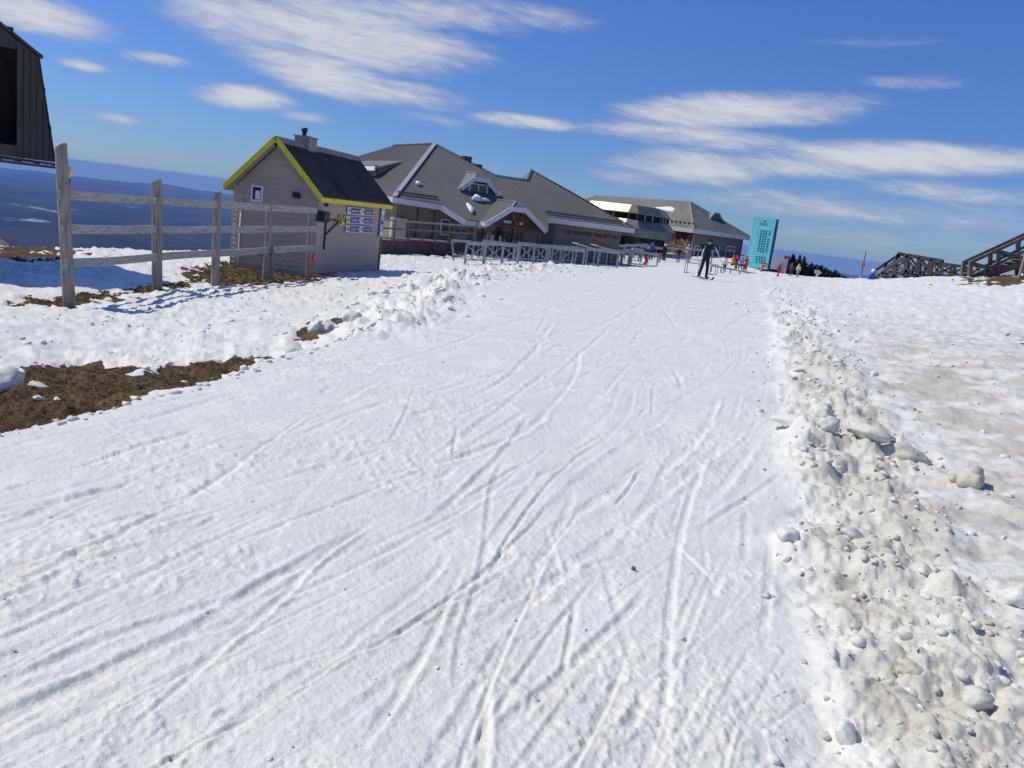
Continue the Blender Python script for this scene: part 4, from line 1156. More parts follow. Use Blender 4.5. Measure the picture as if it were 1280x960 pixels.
for px, py, ex_, ey_, th in ((523, 229, .2, .16, .12), (588, 260, .2, .55, .12), (596, 248, .36, .3, .22), (606, 250, .35, .14, .12), (622, 242, .22, .26, .16)):
    p = lhit(px, py, fpl(0, 0, .1), NF); snow_patch(p, NF, ex_, ey_, th)
# snow bars near the eave
MB().bar(fpl(10.9, .35, .12), fpl(17.2, .35, .12), .05, .12).build('snow_guard', M_LWALL2, lodge)
MB().bar(fpl(.3, .35, .12), fpl(3.0, .35, .12), .05, .12).build('snow_guard', M_LWALL2, lodge)
MB().tube([(5.05, -1.5, .2), (5.05, -1.5, ZE - .9)], .05, 6).build('downpipe', M_LWALL, lodge)

# --- right wing: hip roof of the same lodge
W0 = LMi @ at(867, 286, 85); wz0 = W0.z
Wap = LMi @ at(862, 252, 90); Wrl = LMi @ at(749, 243, 106); Wrl = Vector((Wap.x, Wrl.y, Wap.z))
Wrc = Vector((W0.x + 7.6, W0.y, wz0)); wl_end = Vector((W0.x, Wrl.y + 6, wz0))
r1 = slab('roof', [W0, Wap, Wrl, wl_end], lodge)
WTL = (Wap.z - wz0) / (Wap.x - W0.x)
ribs([(W0.y, 0), (Wap.y, Wap.x - W0.x), (Wrl.y, Wap.x - W0.x), (wl_end.y, 0)], 0, lambda v, s: Vector((W0.x + s, v, wz0 + s * WTL + .012)), .4, 'seam', r1, m_=M_ROOF)
r2 = slab('roof', [W0, Wap, Wrc], lodge); slab('roof', [Wrc, Wap, Wrl, Vector((Wrc.x, wl_end.y, wz0))], lodge)
WTF = (Wap.z - wz0) / (Wap.y - W0.y)
strip(W0, Wap, .16, M_FLASH); strip(Wap, Wrc, .16, M_LWALL2)
fascia(W0, Wrc, .42, .2); fascia(W0, W0 + Vector((0, 6.5, 0)), .42, .2)
wallbox('wall', (W0.x + .6, W0.y + .7), (Wrc.x - .5, W0.y + .7), .2, -.5, wz0); wallbox('wall', (W0.x + .6, W0.y + .82), (W0.x + .6, wl_end.y), .2, -.5, wz0); wallbox('wall', (Wrc.x - .5, W0.y + .82), (Wrc.x - .5, wl_end.y), .2, -.5, wz0)
MB().box((Wrc.x - .42, W0.y + .62, wz0 / 2), (.16, .16, wz0)).build('corner_trim', M_LWALL2, lodge)
for px in (873, 893, 912):
    p = lat(px, 317, W0.y + .56); p = Vector((p.x, W0.y + .58, p.z)); w_ = MB().box((p.x, p.y, p.z), (1.2, .08, 1.55)).build('window', M_WHITE, lodge)
    for i in range(3): MB().box((p.x - .37 + .37 * i, p.y - .05, p.z + .52), (.28, .03, .36)).build('pane', M_GLASS, w_)
    for i in range(2): MB().box((p.x - .28 + .56 * i, p.y - .05, p.z - .22), (.46, .03, .95)).build('pane', M_GLASS, w_)
MB().box((W0.x + 4.2, W0.y + .57, wz0 * .52), (7.2, .05, .1)).build('band_course', M_LWALL2, lodge)
MB().tube([(W0.x + .55, W0.y + .5, 0), (W0.x + .5, W0.y + .45, wz0 - .3)], .06, 6).build('downpipe', M_FLASH, lodge)
# little arched dormer on the hip end
p = lhit(893, 272, W0, (0, -WTF, 1))
MB().prism([p + Vector((-.85, -.2, -.25)), p + Vector((-.3, -.2, .42)), p + Vector((.3, -.2, .45)), p + Vector((.95, -.2, -.2))], (0, 1.6, 0)).build('dormer', M_ROOF, lodge)
for a, b in (((-.9, -.28), (-.3, .45)), ((-.3, .45), (.3, .48)), ((.3, .48), (1.0, -.24))): MB().bar(p + Vector((a[0], -.26, a[1])), p + Vector((b[0], -.26, b[1])), .1, .14).build('dormer_trim', M_FLASH, lodge)
# braced timber panel on the wing's left wall
for k in range(3): MB().box((W0.x + .45, W0.y + 1.2 + k * 2.0, wz0 / 2), (.12, .2, wz0 - .1)).build('frame_post', M_TANWOOD, lodge)
for a, b in (((1.2, .3), (3.2, .3)), ((1.2, wz0 * .55), (5.2, wz0 * .55)), ((1.2, wz0 * .55), (3.2, wz0 - .2)), ((3.2, wz0 * .55), (5.2, wz0 - .2)), ((1.2, wz0 - .2), (5.2, wz0 - .2))):
    MB().bar((W0.x + .44, W0.y + a[0], a[1]), (W0.x + .44, W0.y + b[0], b[1]), .1, .16).build('frame_beam', M_TANWOOD, lodge)
MB().box((W0.x + .5, W0.y + 3.2, wz0 / 2), (.06, 4, wz0 - .2)).build('infill_panel', M_INNER, lodge)
p = lhit(832, 262, W0, (-WTL, 0, 1)); snow_patch(p + Vector((0, 0, .05)), (-WTL, 0, 1), .35, 1.6, .2, right=(1, 0, 0)); p = lhit(817, 262, W0, (-WTL, 0, 1)); snow_patch(p, (-WTL, 0, 1), .2, .3, .15)
for k in range(9): MB().box((W0.x + .35, W0.y + .6 + k * .7, wz0 + .35 * WTL + .15), (.12, .22, .18)).build('snow_cleat', M_LWALL2, lodge)

# --- polygonal stair tower between lodge and wing
FOOT = [(4.9, 82.0), (8.75, 78.9), (9.5, 78.75), (11.9, 80.6), (13.5, 86), (8, 91)]
def offs(d):
    """the tower's outline moved outward by d, in lodge coordinates"""
    n = len(FOOT); out = []
    for i in range(n):
        p0, p1, p2 = Vector(FOOT[i - 1]), Vector(FOOT[i]), Vector(FOOT[(i + 1) % n])
        e1, e2 = (p1 - p0).normalized(), (p2 - p1).normalized(); n1, n2 = Vector((e1.y, -e1.x)), Vector((e2.y, -e2.x))
        q = p1 + (n1 + n2) * (d / (1 + n1.dot(n2))); out.append(LMi @ Vector((q.x, q.y, 0)))
    return out
def lv(pts, z): return [Vector((p.x, p.y, z)) for p in pts]
z0_, z1_, z2_, z3_ = [(LMi @ at(800, y_, 79)).z for y_ in (286, 275.5, 267, 257)]
NFT = len(FOOT)
M_TGLASS = mat('tower_glass', (.012, .012, .014), .35, spec=.3)
def loft(name, da, za, db, zb, m_, th=-.07):
    A, B = lv(offs(da), za), lv(offs(db), zb); res = []
    for k in range(NFT):
        j = (k + 1) % NFT; res.append(MB().prism([A[k], A[j], B[j], B[k]], (0, 0, th)).build(name, m_, lodge))
    return res
loft('skirt_roof', .95, z0_, .25, z1_, M_SKIRT); loft('window_band', 0, z1_ - .1, 0, z2_ + .1, M_TGLASS, .01); loft('upper_roof', .3, z2_, -.35, z3_, M_SKIRT)
for k in range(NFT):
    A, B = lv(offs(.05), z1_), lv(offs(.05), z2_); MB().bar(A[k], B[k], .14, .14).build('mullion', M_LWALL2, lodge)
    j = (k + 1) % NFT
    for f in (.33, .66):
        if (A[j] - A[k]).length > 2: MB().bar(A[k].lerp(A[j], f), B[k].lerp(B[j], f), .09, .09).build('mullion', M_FLASH, lodge)
MB().poly(lv(offs(-.35), z3_ - .02)).build('tower_roof_deck', M_ROOF, lodge)
loft('canopy_fascia', .95, z0_ - .02, .85, z0_ - .72, M_ROOF); loft('tower_wall', .0, -.5, 0, z0_ - .3, M_LWALL2, .01)
D0 = lv(offs(.06), 0)
for k in (0, 1, 2):
    a, b = D0[k], D0[k + 1]
    if (b - a).length < 1.5: continue
    d_ = (b - a).normalized(); ang = math.atan2(d_.y, d_.x)
    for f in (.3, .68):
        p = a.lerp(b, f)
        o = MB().box((0, 0, 1.25), (.95, .06, 2.1)).build('glass_door', M_LWALL, lodge); o.location = p; o.rotation_euler = (0, 0, ang)
        MB().box((0, .0, 1.3), (.7, .1, 1.7)).build('pane', M_GLASS, o)
# link roof and wall behind the tower
wallbox('wall', (17.5, 9), (W0.x + .6, W0.y + 7), .3, -.5, wz0 - .2)

# ------------------------------------------------------------------ ramp and railing before the lodge's left part
rampA, rampB, rampC = at(474, 297, 46.5), at(560, 303, 50.5), at(592, 303, 50.5)
ramp = empty('access_ramp', (rampA.x, rampA.y, -1.6), label='dark timber access ramp with handrail below the lodge corner', cat='ramp')
ri = Matrix.Translation(ramp.location).inverted()
def rz(p, z): return ri @ Vector((p.x, p.y, z))
zA, zB = rampA.z, rampB.z
for i in range(8):
    a, b = rampA.lerp(rampB, i / 8), rampA.lerp(rampB, (i + 1) / 8)
    za, zb = zA + (zB - zA) * i / 8, zA + (zB - zA) * (i + 1) / 8
    MB().prism([rz(a, za - .1), rz(b.lerp(a, .02), zb - .1), rz(b.lerp(a, .02), -2.0), rz(a, -2.0)], (0, .08, 0)).build('skirt_panel', M_LWALL2, ramp)
MB().bar(ri @ (rampA + Vector((0, .6, 0))), ri @ (rampB + Vector((0, .6, 0))), 1.3, .08).build('walkway', M_DECKWOOD, ramp)
for i in range(6):
    p = rampA.lerp(rampB, i / 5.0); MB().bar(ri @ Vector((p.x, p.y - .03, p.z - .3)), ri @ Vector((p.x, p.y - .03, p.z + .95)), .1, .1, up=(0, 1, 0)).build('railing_post', M_DECKWOOD, ramp)
for dz in (.95, .5): MB().bar(ri @ (rampA + Vector((-.6, -.06, dz))), ri @ (rampC + Vector((0, -.06, dz))), .09, .1).build('handrail', M_TIMBER if dz > .6 else M_DECKWOOD, ramp)
p = rampC; MB().bar(ri @ Vector((p.x, p.y, -1.7)), ri @ Vector((p.x, p.y, p.z + 1.0)), .1, .1, up=(0, 1, 0)).build('railing_post', M_DECKWOOD, ramp)

# ------------------------------------------------------------------ queue barriers before the lodge
ORD = ['first', 'second', 'third', 'fourth', 'fifth', 'sixth', 'seventh', 'eighth', 'ninth', 'tenth']
PW = 2.1
def barrier_parts(brace=True):
    P = {}
    P['top_beam'] = MB().box((PW / 2, 0, 1.12), (PW, .07, .2), bev=.015).data('top_beam', M_STEEL)
    P['bottom_rail'] = MB().box((PW / 2, 0, .26), (PW - .16, .04, .05)).data('bottom_rail', M_STEEL)
    P['post'] = MB().box((0, 0, .56), (.10, .08, 1.16), bev=.01).data('post', M_STEEL)
    P['brace'] = MB().bar((.08, -.025, .3), (PW - .08, -.025, 1.02), .02, .035, up=(0, 1, 0)).data('brace', M_STEEL)
    P['brace2'] = MB().bar((.08, .025, 1.02), (PW - .08, .025, .3), .02, .035, up=(0, 1, 0)).data('brace', M_STEEL)
    P['baluster'] = MB().box((0, 0, .62), (.035, .03, .78)).data('baluster', M_STEEL)
    P['foot'] = MB().tube([(0, 0, .25), (.02, -.25, .03), (.03, -.4, 0)], .022, 6).data('foot', M_STEEL)
    return P
BP = barrier_parts()
def barrier(p, rz_, label, group, style=0):
    o = empty('queue_barrier', (p[0], p[1], ground_z(p[0], p[1]) - .03), rz_, label, 'barrier', group)
    child('top_beam', BP['top_beam'], o); child('post', BP['post'], o, (.05, 0, 0)); child('post', BP['post'], o, (PW - .05, 0, 0)); child('bottom_rail', BP['bottom_rail'], o)
    if style == 0: child('brace', BP['brace'], o); child('brace', BP['brace2'], o)
    for k in range(2): child('baluster', BP['baluster'], o, (PW * (.36 + .28 * k), 0, 0))
    if style != 2: child('foot', BP['foot'], o, (.05, 0, 0))
    return o
a, b = Vector((*pg(580, 331), 0)), Vector((*pg(745, 330), 0)); d = (b - a); nB = max(3, int(d.length / (PW + .04))); ang = math.atan2(d.y, d.x); d.normalize()
for k in range(min(nB, 10)): barrier(a + d * k * (PW + .05), ang + random.uniform(-.03, .03), 'grey steel queue barrier, %s panel of the front row counted from the cabin' % ORD[k], 'queue barriers before the lodge')
# leaning end post on the cabin side
p = Vector((*pg(568, 326), 0))
o = empty('leaning_barrier_post', (p.x, p.y, ground_z(p.x, p.y)), 0, 'leaning steel post at the cabin end of the queue barriers', 'post')
MB().bar((0, 0, -.1), (-.28, .1, 1.15), .09, .09, up=(0, 1, 0)).build('post', M_STEEL, o); MB().bar((-.26, .08, 1.1), (.8, .1, 1.15), .06, .14).build('arm', M_STEEL, o)
for (p0_, p1_, nm) in (((748, 331.5), (803, 327), 'row between the orange coat and the white jacket'), ((742, 325), (812, 321), 'lane behind the pale boards')):
    a, b = Vector((*pg(*p0_), 0)), Vector((*pg(*p1_), 0)); d = (b - a); n_ = max(2, int(d.length / (PW + .06))); ang = math.atan2(d.y, d.x); d.normalize()
    for k in range(min(n_, 7)): barrier(a + d * k * (PW + .06), ang + random.uniform(-.12, .12), 'grey steel barrier, %s panel of the %s' % (ORD[k], nm), 'queue barriers before the lodge', 1)
for (p0_, n_, nm) in (((640, 319), 5, 'row behind the front barriers'), ((600, 323), 4, 'short row on the porch side'), ((800, 323), 3, 'far row below the stair tower')):
    a = Vector((*pg(*p0_), 0)); ang = math.radians(10)
    for k in range(n_): barrier(a + Vector((math.cos(ang), math.sin(ang), 0)) * k * (PW + .06), ang, 'grey steel barrier, %s panel of the %s' % (ORD[k], nm), 'queue barriers before the lodge', 1)
# tilted boards over the lanes
for k, (px, py, Y, rzv) in enumerate(((736, 309, 54, .3), (759, 311, 55, .3))):
    p = at(px, py, Y); o = empty('lane_board', p, rzv, 'pale slanting board laid over the %s queue lane' % ('near', 'outer')[k], 'board')
    MB().box((0, 0, 0), (2.0, 1.1, .06), Matrix.Rotation(math.radians(9), 3, 'Y'), bev=.01).build('plank', M_BEIGE, o)
    for xx in (-.8, .8): MB().bar((xx, 0, -.04 - xx * .16), (xx, 0, -1.2), .06, .06, up=(0, 1, 0)).build('leg', M_STEEL, o)
# low open frames near the skier
for k, (px, py, w_) in enumerate(((855, 341, .85), (884, 343, .5))):
    p = Vector((*pg(px, py), 0)); o = empty('low_barrier_frame', (p.x, p.y, ground_z(p.x, p.y)), .1, ('open grey tube frame on the snow just left of the dark skier', 'narrow grey tube frame just behind the dark skier')[k], 'barrier')
    for xx in (0, .12, w_ - .12, w_): MB().tube([(xx, 0, -.05), (xx, 0, .55)], .02, 6).build('upright', M_STEEL, o)
    for zz in (.03, .55): MB().tube([(0, 0, zz), (w_, 0, zz)], .022, 6).build('rail', M_STEEL, o)
pa, pb = at(890, 332, 47), at(958, 345, 50)
o = empty('low_rope_fence', (pa.x, pa.y, 0), 0, 'low grey rail with short posts between the skier and the teal board', 'fence'); oi = Matrix.Translation(o.location).inverted()
NS = 7
for k in range(NS):
    p = pa.lerp(pb, k / (NS - 1)); MB().bar(oi @ Vector((p.x, p.y, p.z - .75)), oi @ p, .06, .06, up=(0, 1, 0)).build('post', M_STEEL, o)
    if k: MB().bar(oi @ pa.lerp(pb, (k - 1) / (NS - 1)), oi @ p, .05, .09).build('rail', M_STEEL, o)

# ------------------------------------------------------------------ teal trail board
M_TEAL = mat('teal_panel', (.13, .60, .66), .5, var=.06, scale=1)
M_TEALD = mat('teal_edge', (.02, .13, .17), .5)
tp = at(945, 336, 80); tw = 2.15
tb = empty('trail_status_board', (tp.x, tp.y, -.9), math.radians(-34), 'tall teal trail status board with rows of dark lamps', 'sign')
TZ0 = at(945, 335, 80).z - tb.location.z; TZ1 = at(955, 272, 80).z - tb.location.z; TH_ = TZ1 - TZ0
MB().box((0, .35, (TZ0 + TZ1) / 2), (tw, .7, TH_), bev=.02).build('cabinet', M_TEAL, tb)
MB().box((tw / 2 + .01, .35, (TZ0 + TZ1) / 2), (.03, .66, TH_ - .04)).build('side_panel', M_TEALD, tb)
for k in range(14): MB().box((tw / 2 + .06, .4, TZ0 + TH_ * (.12 + .055 * k)), (.1, .3, .1)).build('side_louvre', M_TEALD, tb)
for sx in (-.8, .8): MB().box((sx, .35, TZ0 / 2 - .2), (.2, .3, TZ0 + .4)).build('leg', M_BLACK, tb)
MB().box((0, .4, TZ0 * .5), (tw * .98, .1, TZ0 * .95)).build('base_panel', M_BLACK, tb)
dot = MB().prism([(.07 * math.cos(a), -.03, .07 * math.sin(a)) for a in [k * math.pi / 4 for k in range(8)]], (0, .03, 0)).data('lamp', M_BLACK)
dot2 = MB().prism([(.07 * math.cos(a), -.03, .07 * math.sin(a)) for a in [k * math.pi / 4 for k in range(8)]], (0, .03, 0)).data('lamp', M_TEALD)
bx4 = (-.12, .14, .36, .66)
for rws, top, n_ in ((0, .735, 9), (1, .225, 3)):
    for j in range(n_):
        for i, xx in enumerate(bx4):
            if rws == 0 and j == 2 and i == 3: continue
            child('lamp', dot2 if (i in (1, 2) and random.random() < .35) else dot, tb, (xx, 0, TZ0 + TH_ * (top - j * (.049 if rws == 0 else .05))))
for j, w_ in enumerate((.34, .2, .28, .1, .3, .42, .36, .34, .14, .38, .24, .36, .42, .34, .32)):
    MB().box((-.86 + w_ / 2 + .02, -.008, TZ0 + TH_ * (.835 - j * .05)), (w_, .012, .055)).build('name_line', M_WHITE, tb)
for xx, w_ in ((-.1, .3), (.28, .34), (.62, .28)): MB().box((xx, -.008, TZ0 + TH_ * .80), (w_, .012, .07)).build('heading_line', M_WHITE, tb)
MB().prism([(-.3 + .16 * math.cos(a), -.012, TZ0 + TH_ * .935 + .16 * math.sin(a)) for a in [k * math.pi / 8 for k in range(16)]], (0, .02, 0)).build('logo', mat('pink_logo', (.45, .35, .36), .6), tb)
MB().prism([(.05 + .09 * math.cos(a), -.012, TZ0 + TH_ * .935 + .09 * math.sin(a)) for a in [k * math.pi / 8 for k in range(16)]], (0, .02, 0)).build('logo', M_TEALD, tb)
for zz in (.885, .86): MB().box((-.05, -.008, TZ0 + TH_ * zz), (.75, .012, .03)).build('heading_line', M_TEALD, tb)

# grey two-panel board and patterned board right of it
for (px, py, Y, w_, h_, m_, nm, lab) in ((971, 327, 76, .95, 1.4, mat('pale_grey_panel', (.58, .6, .62), .6, var=.05), 'grey_sign', 'pale grey two panel sign right of the teal board'), (981, 331, 70, .42, 1.5, mat('patterned_print', (.6, .6, .66), .6, col2=(.35, .12, .2), scale=3, stretch=(2, 2, 3)), 'map_sign', 'narrow patterned sign with red corner beside the grey sign')):
    p = at(px, py, Y); o = empty(nm, (p.x, p.y, ground_z(p.x, p.y)), -.05, lab, 'sign'); zc = p.z - o.location.z
    if nm == 'grey_sign':
        for sx in (-.25, .25): MB().box((sx * w_ * .98, 0, zc), (w_ * .47, .05, h_), bev=.01).build('panel', m_, o)
    else:
        MB().box((0, 0, zc), (w_, .05, h_), bev=.01).build('panel', m_, o); MB().box((.0, -.03, zc + h_ * .4), (w_ * .8, .02, .22)).build('red_patch', M_RED, o)
    for sx in (-.3, .3): MB().bar((sx * w_, .05, -.4), (sx * w_, .05, zc), .06, .06, up=(0, 1, 0)).build('leg', M_BLACK, o)

# ------------------------------------------------------------------ marker pole and small signs
p = Vector((*pg(1075, 352), 0)); p = at(1075, 351, 48); o = empty('marker_pole', (p.x, p.y, ground_z(p.x, p.y)), 0, 'thin dark pole with an orange disc and orange foot on the crest', 'pole')
zt_ = at(1077, 313, 48).z - o.location.z
MB().tube([(0, 0, -.2), (.0, 0, zt_)], .022, 8).build('shaft', M_BLACK, o)
zd = at(1076, 331, 48).z - o.location.z
MB().prism([(.11 * math.cos(a), -.04, zd + .13 * math.sin(a)) for a in [k * math.pi / 8 for k in range(16)]], (0, .03, 0)).build('disc', M_ORANGE, o)
MB().tube([(0, 0, -.02), (0, 0, .1), (0, 0, .3)], [.16, .13, .07], 10).build('foot', M_ORANGE, o, smooth=True)
p = at(952, 338, 52); o = empty('orange_marker', (p.x, p.y, p.z - .25), 0, 'orange post with a red and white disc before the teal board', 'marker')
MB().tube([(0, 0, -.3), (0, 0, .55), (0, 0, .62)], [.1, .09, .05], 10).build('post', M_ORANGE, o, smooth=True)
MB().prism([(.12 + .15 * math.cos(a), -.1, .62 + .13 * math.sin(a)) for a in [k * math.pi / 8 for k in range(16)]], (0, .03, 0)).build('disc', M_RED, o); MB().box((.12, -.11, .62), (.2, .015, .06)).build('bar', M_WHITE, o)
MB().tube([(-.02, 0, .6), (-.12, 0, 1.45)], .012, 6).build('flag_stick', M_BLACK, o)
p = at(1021, 347, 57); o = empty('yellow_arrow_sign', (p.x, p.y, p.z - .1), 0, 'small pale yellow arrow sign on a post before the trees', 'sign')
M_PALEY = mat('pale_yellow', (.62, .55, .28), .6)
MB().box((0, 0, .1), (.14, .1, .6)).build('post', M_PALEY, o); MB().prism([(-.22, -.06, .38), (.1, -.06, .32), (.26, -.06, .45), (.08, -.06, .6), (-.24, -.06, .62)], (0, .05, 0)).build('arrow_panel', M_PALEY, o)

# ------------------------------------------------------------------ timber footbridge and stairs on the right
YB_ = 43.5
fb = empty('timber_footbridge', at(1150, 349, YB_), 0, 'dark timber footbridge with cross braced railings on the crest', 'footbridge'); fi = Matrix.Translation(fb.location).inverted()
def fbp(px, py, dy=0.0): return fi @ (at(px, py, YB_) + Vector((0, dy, 0)))
def fbar(a, b, w, h, name, dy=0.0, m_=M_DECKWOOD): MB().bar(fbp(*a, dy), fbp(*b, dy), w, h, up=(0, 1, 0) if abs(a[0] - b[0]) < 8 else (0, 0, 1)).build(name, m_, fb)
for dy in (0, 1.6):
    sx = 0 if dy == 0 else 7
    fbar((1100 + sx, 342), (1134 + sx, 319.5), .12, .14, 'handrail', dy, M_DECKWOOD); fbar((1132 + sx, 318.5), (1179, 326.5), .12, .17, 'handrail', dy)
    fbar((1179, 330), (1207, 333.5), .12, .15, 'handrail', dy)
    fbar((1102 + sx, 351), (1136 + sx, 337), .12, .14, 'stringer', dy); fbar((1136 + sx, 345), (1180, 347.5), .12, .16, 'stringer', dy); fbar((1180, 347), (1208, 348.5), .1, .12, 'stringer', dy)
    for px, yt, yb in ((1103, 340, 354), (1118, 331, 353), (1133, 319, 352), (1148, 321.5, 351), (1163, 324, 351), (1178, 326, 351), (1203, 332, 351), (1208, 333, 351)): fbar((px + sx * .8, yt), (px + sx * .8 - 2, yb), .13, .12, 'post', dy)
    for (xa, ya), (xb, yb) in (((1134, 322), (1149, 346)), ((1149, 324), (1135, 345)), ((1149, 324), (1164, 347)), ((1164, 326), (1149, 346)), ((1164, 327), (1178, 347)), ((1178, 329), (1164, 347)), ((1180, 332), (1205, 348)), ((1204, 335), (1180, 347)), ((1104, 349), (1132, 325))): fbar((xa + sx, ya), (xb + sx, yb), .05, .09, 'brace', dy)
for k in range(14):
    t = k / 13; p0 = fbp(1104 + 76 * t, 351 - 14 * min(1, t * 2.4) + 11 * max(0, t - .42) , .0); MB().box(p0 + Vector((0, .8, .02)), (.22, 1.7, .05)).build('deck_plank', M_DECKWOOD, fb)
YS = 37.5
stt = empty('timber_stairs', at(1245, 350, YS), 0, 'dark timber staircase with handrails climbing out of the picture', 'stairs'); si = Matrix.Translation(stt.location).inverted()
def sp_(px, py, dy=0.0): return si @ (at(px, py, YS) + Vector((0, dy, 0)))
def sbar(a, b, w, h, name, dy=0.0, m_=M_DECKWOOD): MB().bar(sp_(*a, dy), sp_(*b, dy), w, h, up=(0, 1, 0) if abs(a[0] - b[0]) < 8 else (0, 0, 1)).build(name, m_, stt)
for dy, ox, oy in ((0, 0, 0), (1.4, 11, 2)):
    sbar((1212 + ox, 328.5 + oy), (1320 + ox, 279 + oy), .12, .13, 'handrail', dy); sbar((1214 + ox, 346 + oy), (1330 + ox, 290 + oy), .1, .10, 'mid_rail', dy)
    sbar((1222 + ox, 348 + oy), (1335, 312 + oy), .1, .24, 'stringer', dy)
    for px, yt, yb in ((1214, 328, 350), (1249, 312, 352), (1285, 296, 352), (1310, 284, 352)): sbar((px + ox, yt + oy), (px + ox - 3, yb + oy), .15, .15, 'post', dy)
    for (xa, ya), (xb, yb) in (((1216, 329), (1247, 337)), ((1250, 314), (1284, 323))): sbar((xa + ox, ya + oy), (xb + ox, yb + oy), .06, .12, 'brace', dy)
for k in range(12):
    t = k / 11; p0 = sp_(1226 + 104 * t, 345 - 33 * t); MB().box(p0 + Vector((0, .7, .05)), (.3, 1.45, .05)).build('tread', M_DECKWOOD, stt)
pz = at(1277, 335, 34); o = empty('slatted_post', (pz.x, pz.y, ground_z(pz.x, pz.y)), 0, 'pale wooden post with straw matting at the picture edge by the stairs', 'post')
MB().bar((0, 0, -.2), (.12, 0, 2.1), .12, .12, up=(0, 1, 0)).build('post', M_TIMBER, o)
M_STRAW = mat('straw_matting', (.42, .34, .14), .9, var=.4, scale=14, bump=.6, bscale=30)
MB().box((.5, .05, .75), (.7, .12, 1.1), bev=.05).build('straw_mat', M_STRAW, o); MB().box((.45, -.05, .08), (.9, .3, .1)).build('sill_plank', M_WHITE, o)

# ------------------------------------------------------------------ spruces beyond the crest
M_NEEDLE = mat('spruce_needles', (.022, .034, .022), .9, spec=.1, var=.45, scale=1.2)
M_BARK = mat('spruce_bark', (.06, .045, .035), .9, var=.3, scale=6)
def spruce_meshes(seed, H=9.0):
    r = random.Random(seed); mb = MB(); z = .9
    while z < H:
        f = 1 - z / H; L0 = .22 + 1.75 * f ** .62; n = int(7 + 7 * f)
        for k in range(n):
            a = 2 * math.pi * k / n + r.uniform(-.3, .3); L = L0 * r.uniform(.6, 1.12); dz = -.28 * L * r.uniform(.6, 1.3)
            d = Vector((math.cos(a), math.sin(a), 0)); s = Vector((-d.y, d.x, 0)); o0 = Vector((0, 0, z + r.uniform(-.1, .1)))
            w = .16 + .2 * L
            prevp = None
            for j in range(3):
                t0, t1 = j / 3, (j + 1) / 3
                p0, p1 = o0 + d * L * t0 + Vector((0, 0, dz * t0 ** 1.3)), o0 + d * L * t1 + Vector((0, 0, dz * t1 ** 1.3 + (.05 if j == 2 else 0)))
                for sg in (-1, 1):
                    tip = p0 + (p1 - p0) * .75 + s * sg * w * (1.1 - .3 * j) * r.uniform(.7, 1.3) + Vector((0, 0, -.14 * r.random()))
                    mb.poly([p0, p1, tip]); 
                mb.poly([p0, p1, (p0 + p1) / 2 + Vector((0, 0, -.22 * r.uniform(.6, 1.4)))])
        z += .2 + .12 * f
    mb.poly([(-.05, 0, H - .5), (.05, 0, H - .5), (0, 0, H + .35)]); mb.poly([(0, -.05, H - .5), (0, .05, H - .5), (0, 0, H + .35)])
    cr = mb.data('crown', M_NEEDLE)
    tr = MB().tube([(0, 0, -.6), (0, 0, H * .5), (0, 0, H)], [.15, .09, .02], 8).data('trunk', M_BARK, True)
    return cr, tr
SPR = [spruce_meshes(s) for s in (3, 5, 9)]
TREES = [(990, 327, 84), (998, 329, 84), (1011, 333, 86), (1018, 330, 108), (1025, 334, 88), (1030, 336, 90), (1036, 338, 86), (1048, 341, 88), (980, 324, 94), (1015, 327, 96), (987, 319, 92), (994, 320, 98), (1001, 325, 88), (1008, 325, 104), (1013, 329, 92), (1021, 327, 100), (1027, 328, 106), (1033, 331, 96), (1038, 335, 90), (1045, 334, 104), (1050, 339, 92), (1055, 341, 98), (1061, 343, 104), (966, 318, 96), (975, 324, 100), (1017, 333, 84), (1004, 331, 80), (1042, 340, 84), (1066, 344, 110)]
rt = random.Random(4)
TREES += [(x_, 318 + (x_ - 985) * .33 + rt.uniform(1, 8), rt.uniform(78, 112)) for x_ in [rt.uniform(983, 1062) for _ in range(26)]]
tl_words = ['dark spruce beyond the crest, %s tree counted from the teal board']
ones = ['', 'first', 'second', 'third', 'fourth', 'fifth', 'sixth', 'seventh', 'eighth', 'ninth', 'tenth', 'eleventh', 'twelfth', 'thirteenth', 'fourteenth', 'fifteenth', 'sixteenth', 'seventeenth', 'eighteenth', 'nineteenth']
tens = {2: ('twenty', 'twentieth'), 3: ('thirty', 'thirtieth'), 4: ('forty', 'fortieth'), 5: ('fifty', 'fiftieth'), 6: ('sixty', 'sixtieth')}
def ordinal(n): return ones[n] if n < 20 else (tens[n // 10][1] if n % 10 == 0 else tens[n // 10][0] + '-' + ones[n % 10])
tw_ = [ordinal(k + 1) for k in range(69)]
for i, (px, py, Y) in enumerate(sorted(TREES)):
    p = at(px, py, Y); gz = float(base_h(np.array([p.x]), np.array([p.y]))[0]); H = max(3.0, p.z - gz)
    o = empty('spruce_tree', (p.x, p.y, gz), random.uniform(0, 6), tl_words[0] % tw_[i], 'tree', 'spruces beyond the crest')
    s = H / 9.35; wv = random.uniform(1.15, 1.6) * min(s, 1.15); cr, tr = SPR[i % 3]
    child('crown', cr, o, scale=(wv, wv, s)); child('trunk', tr, o, scale=(wv, wv, s))

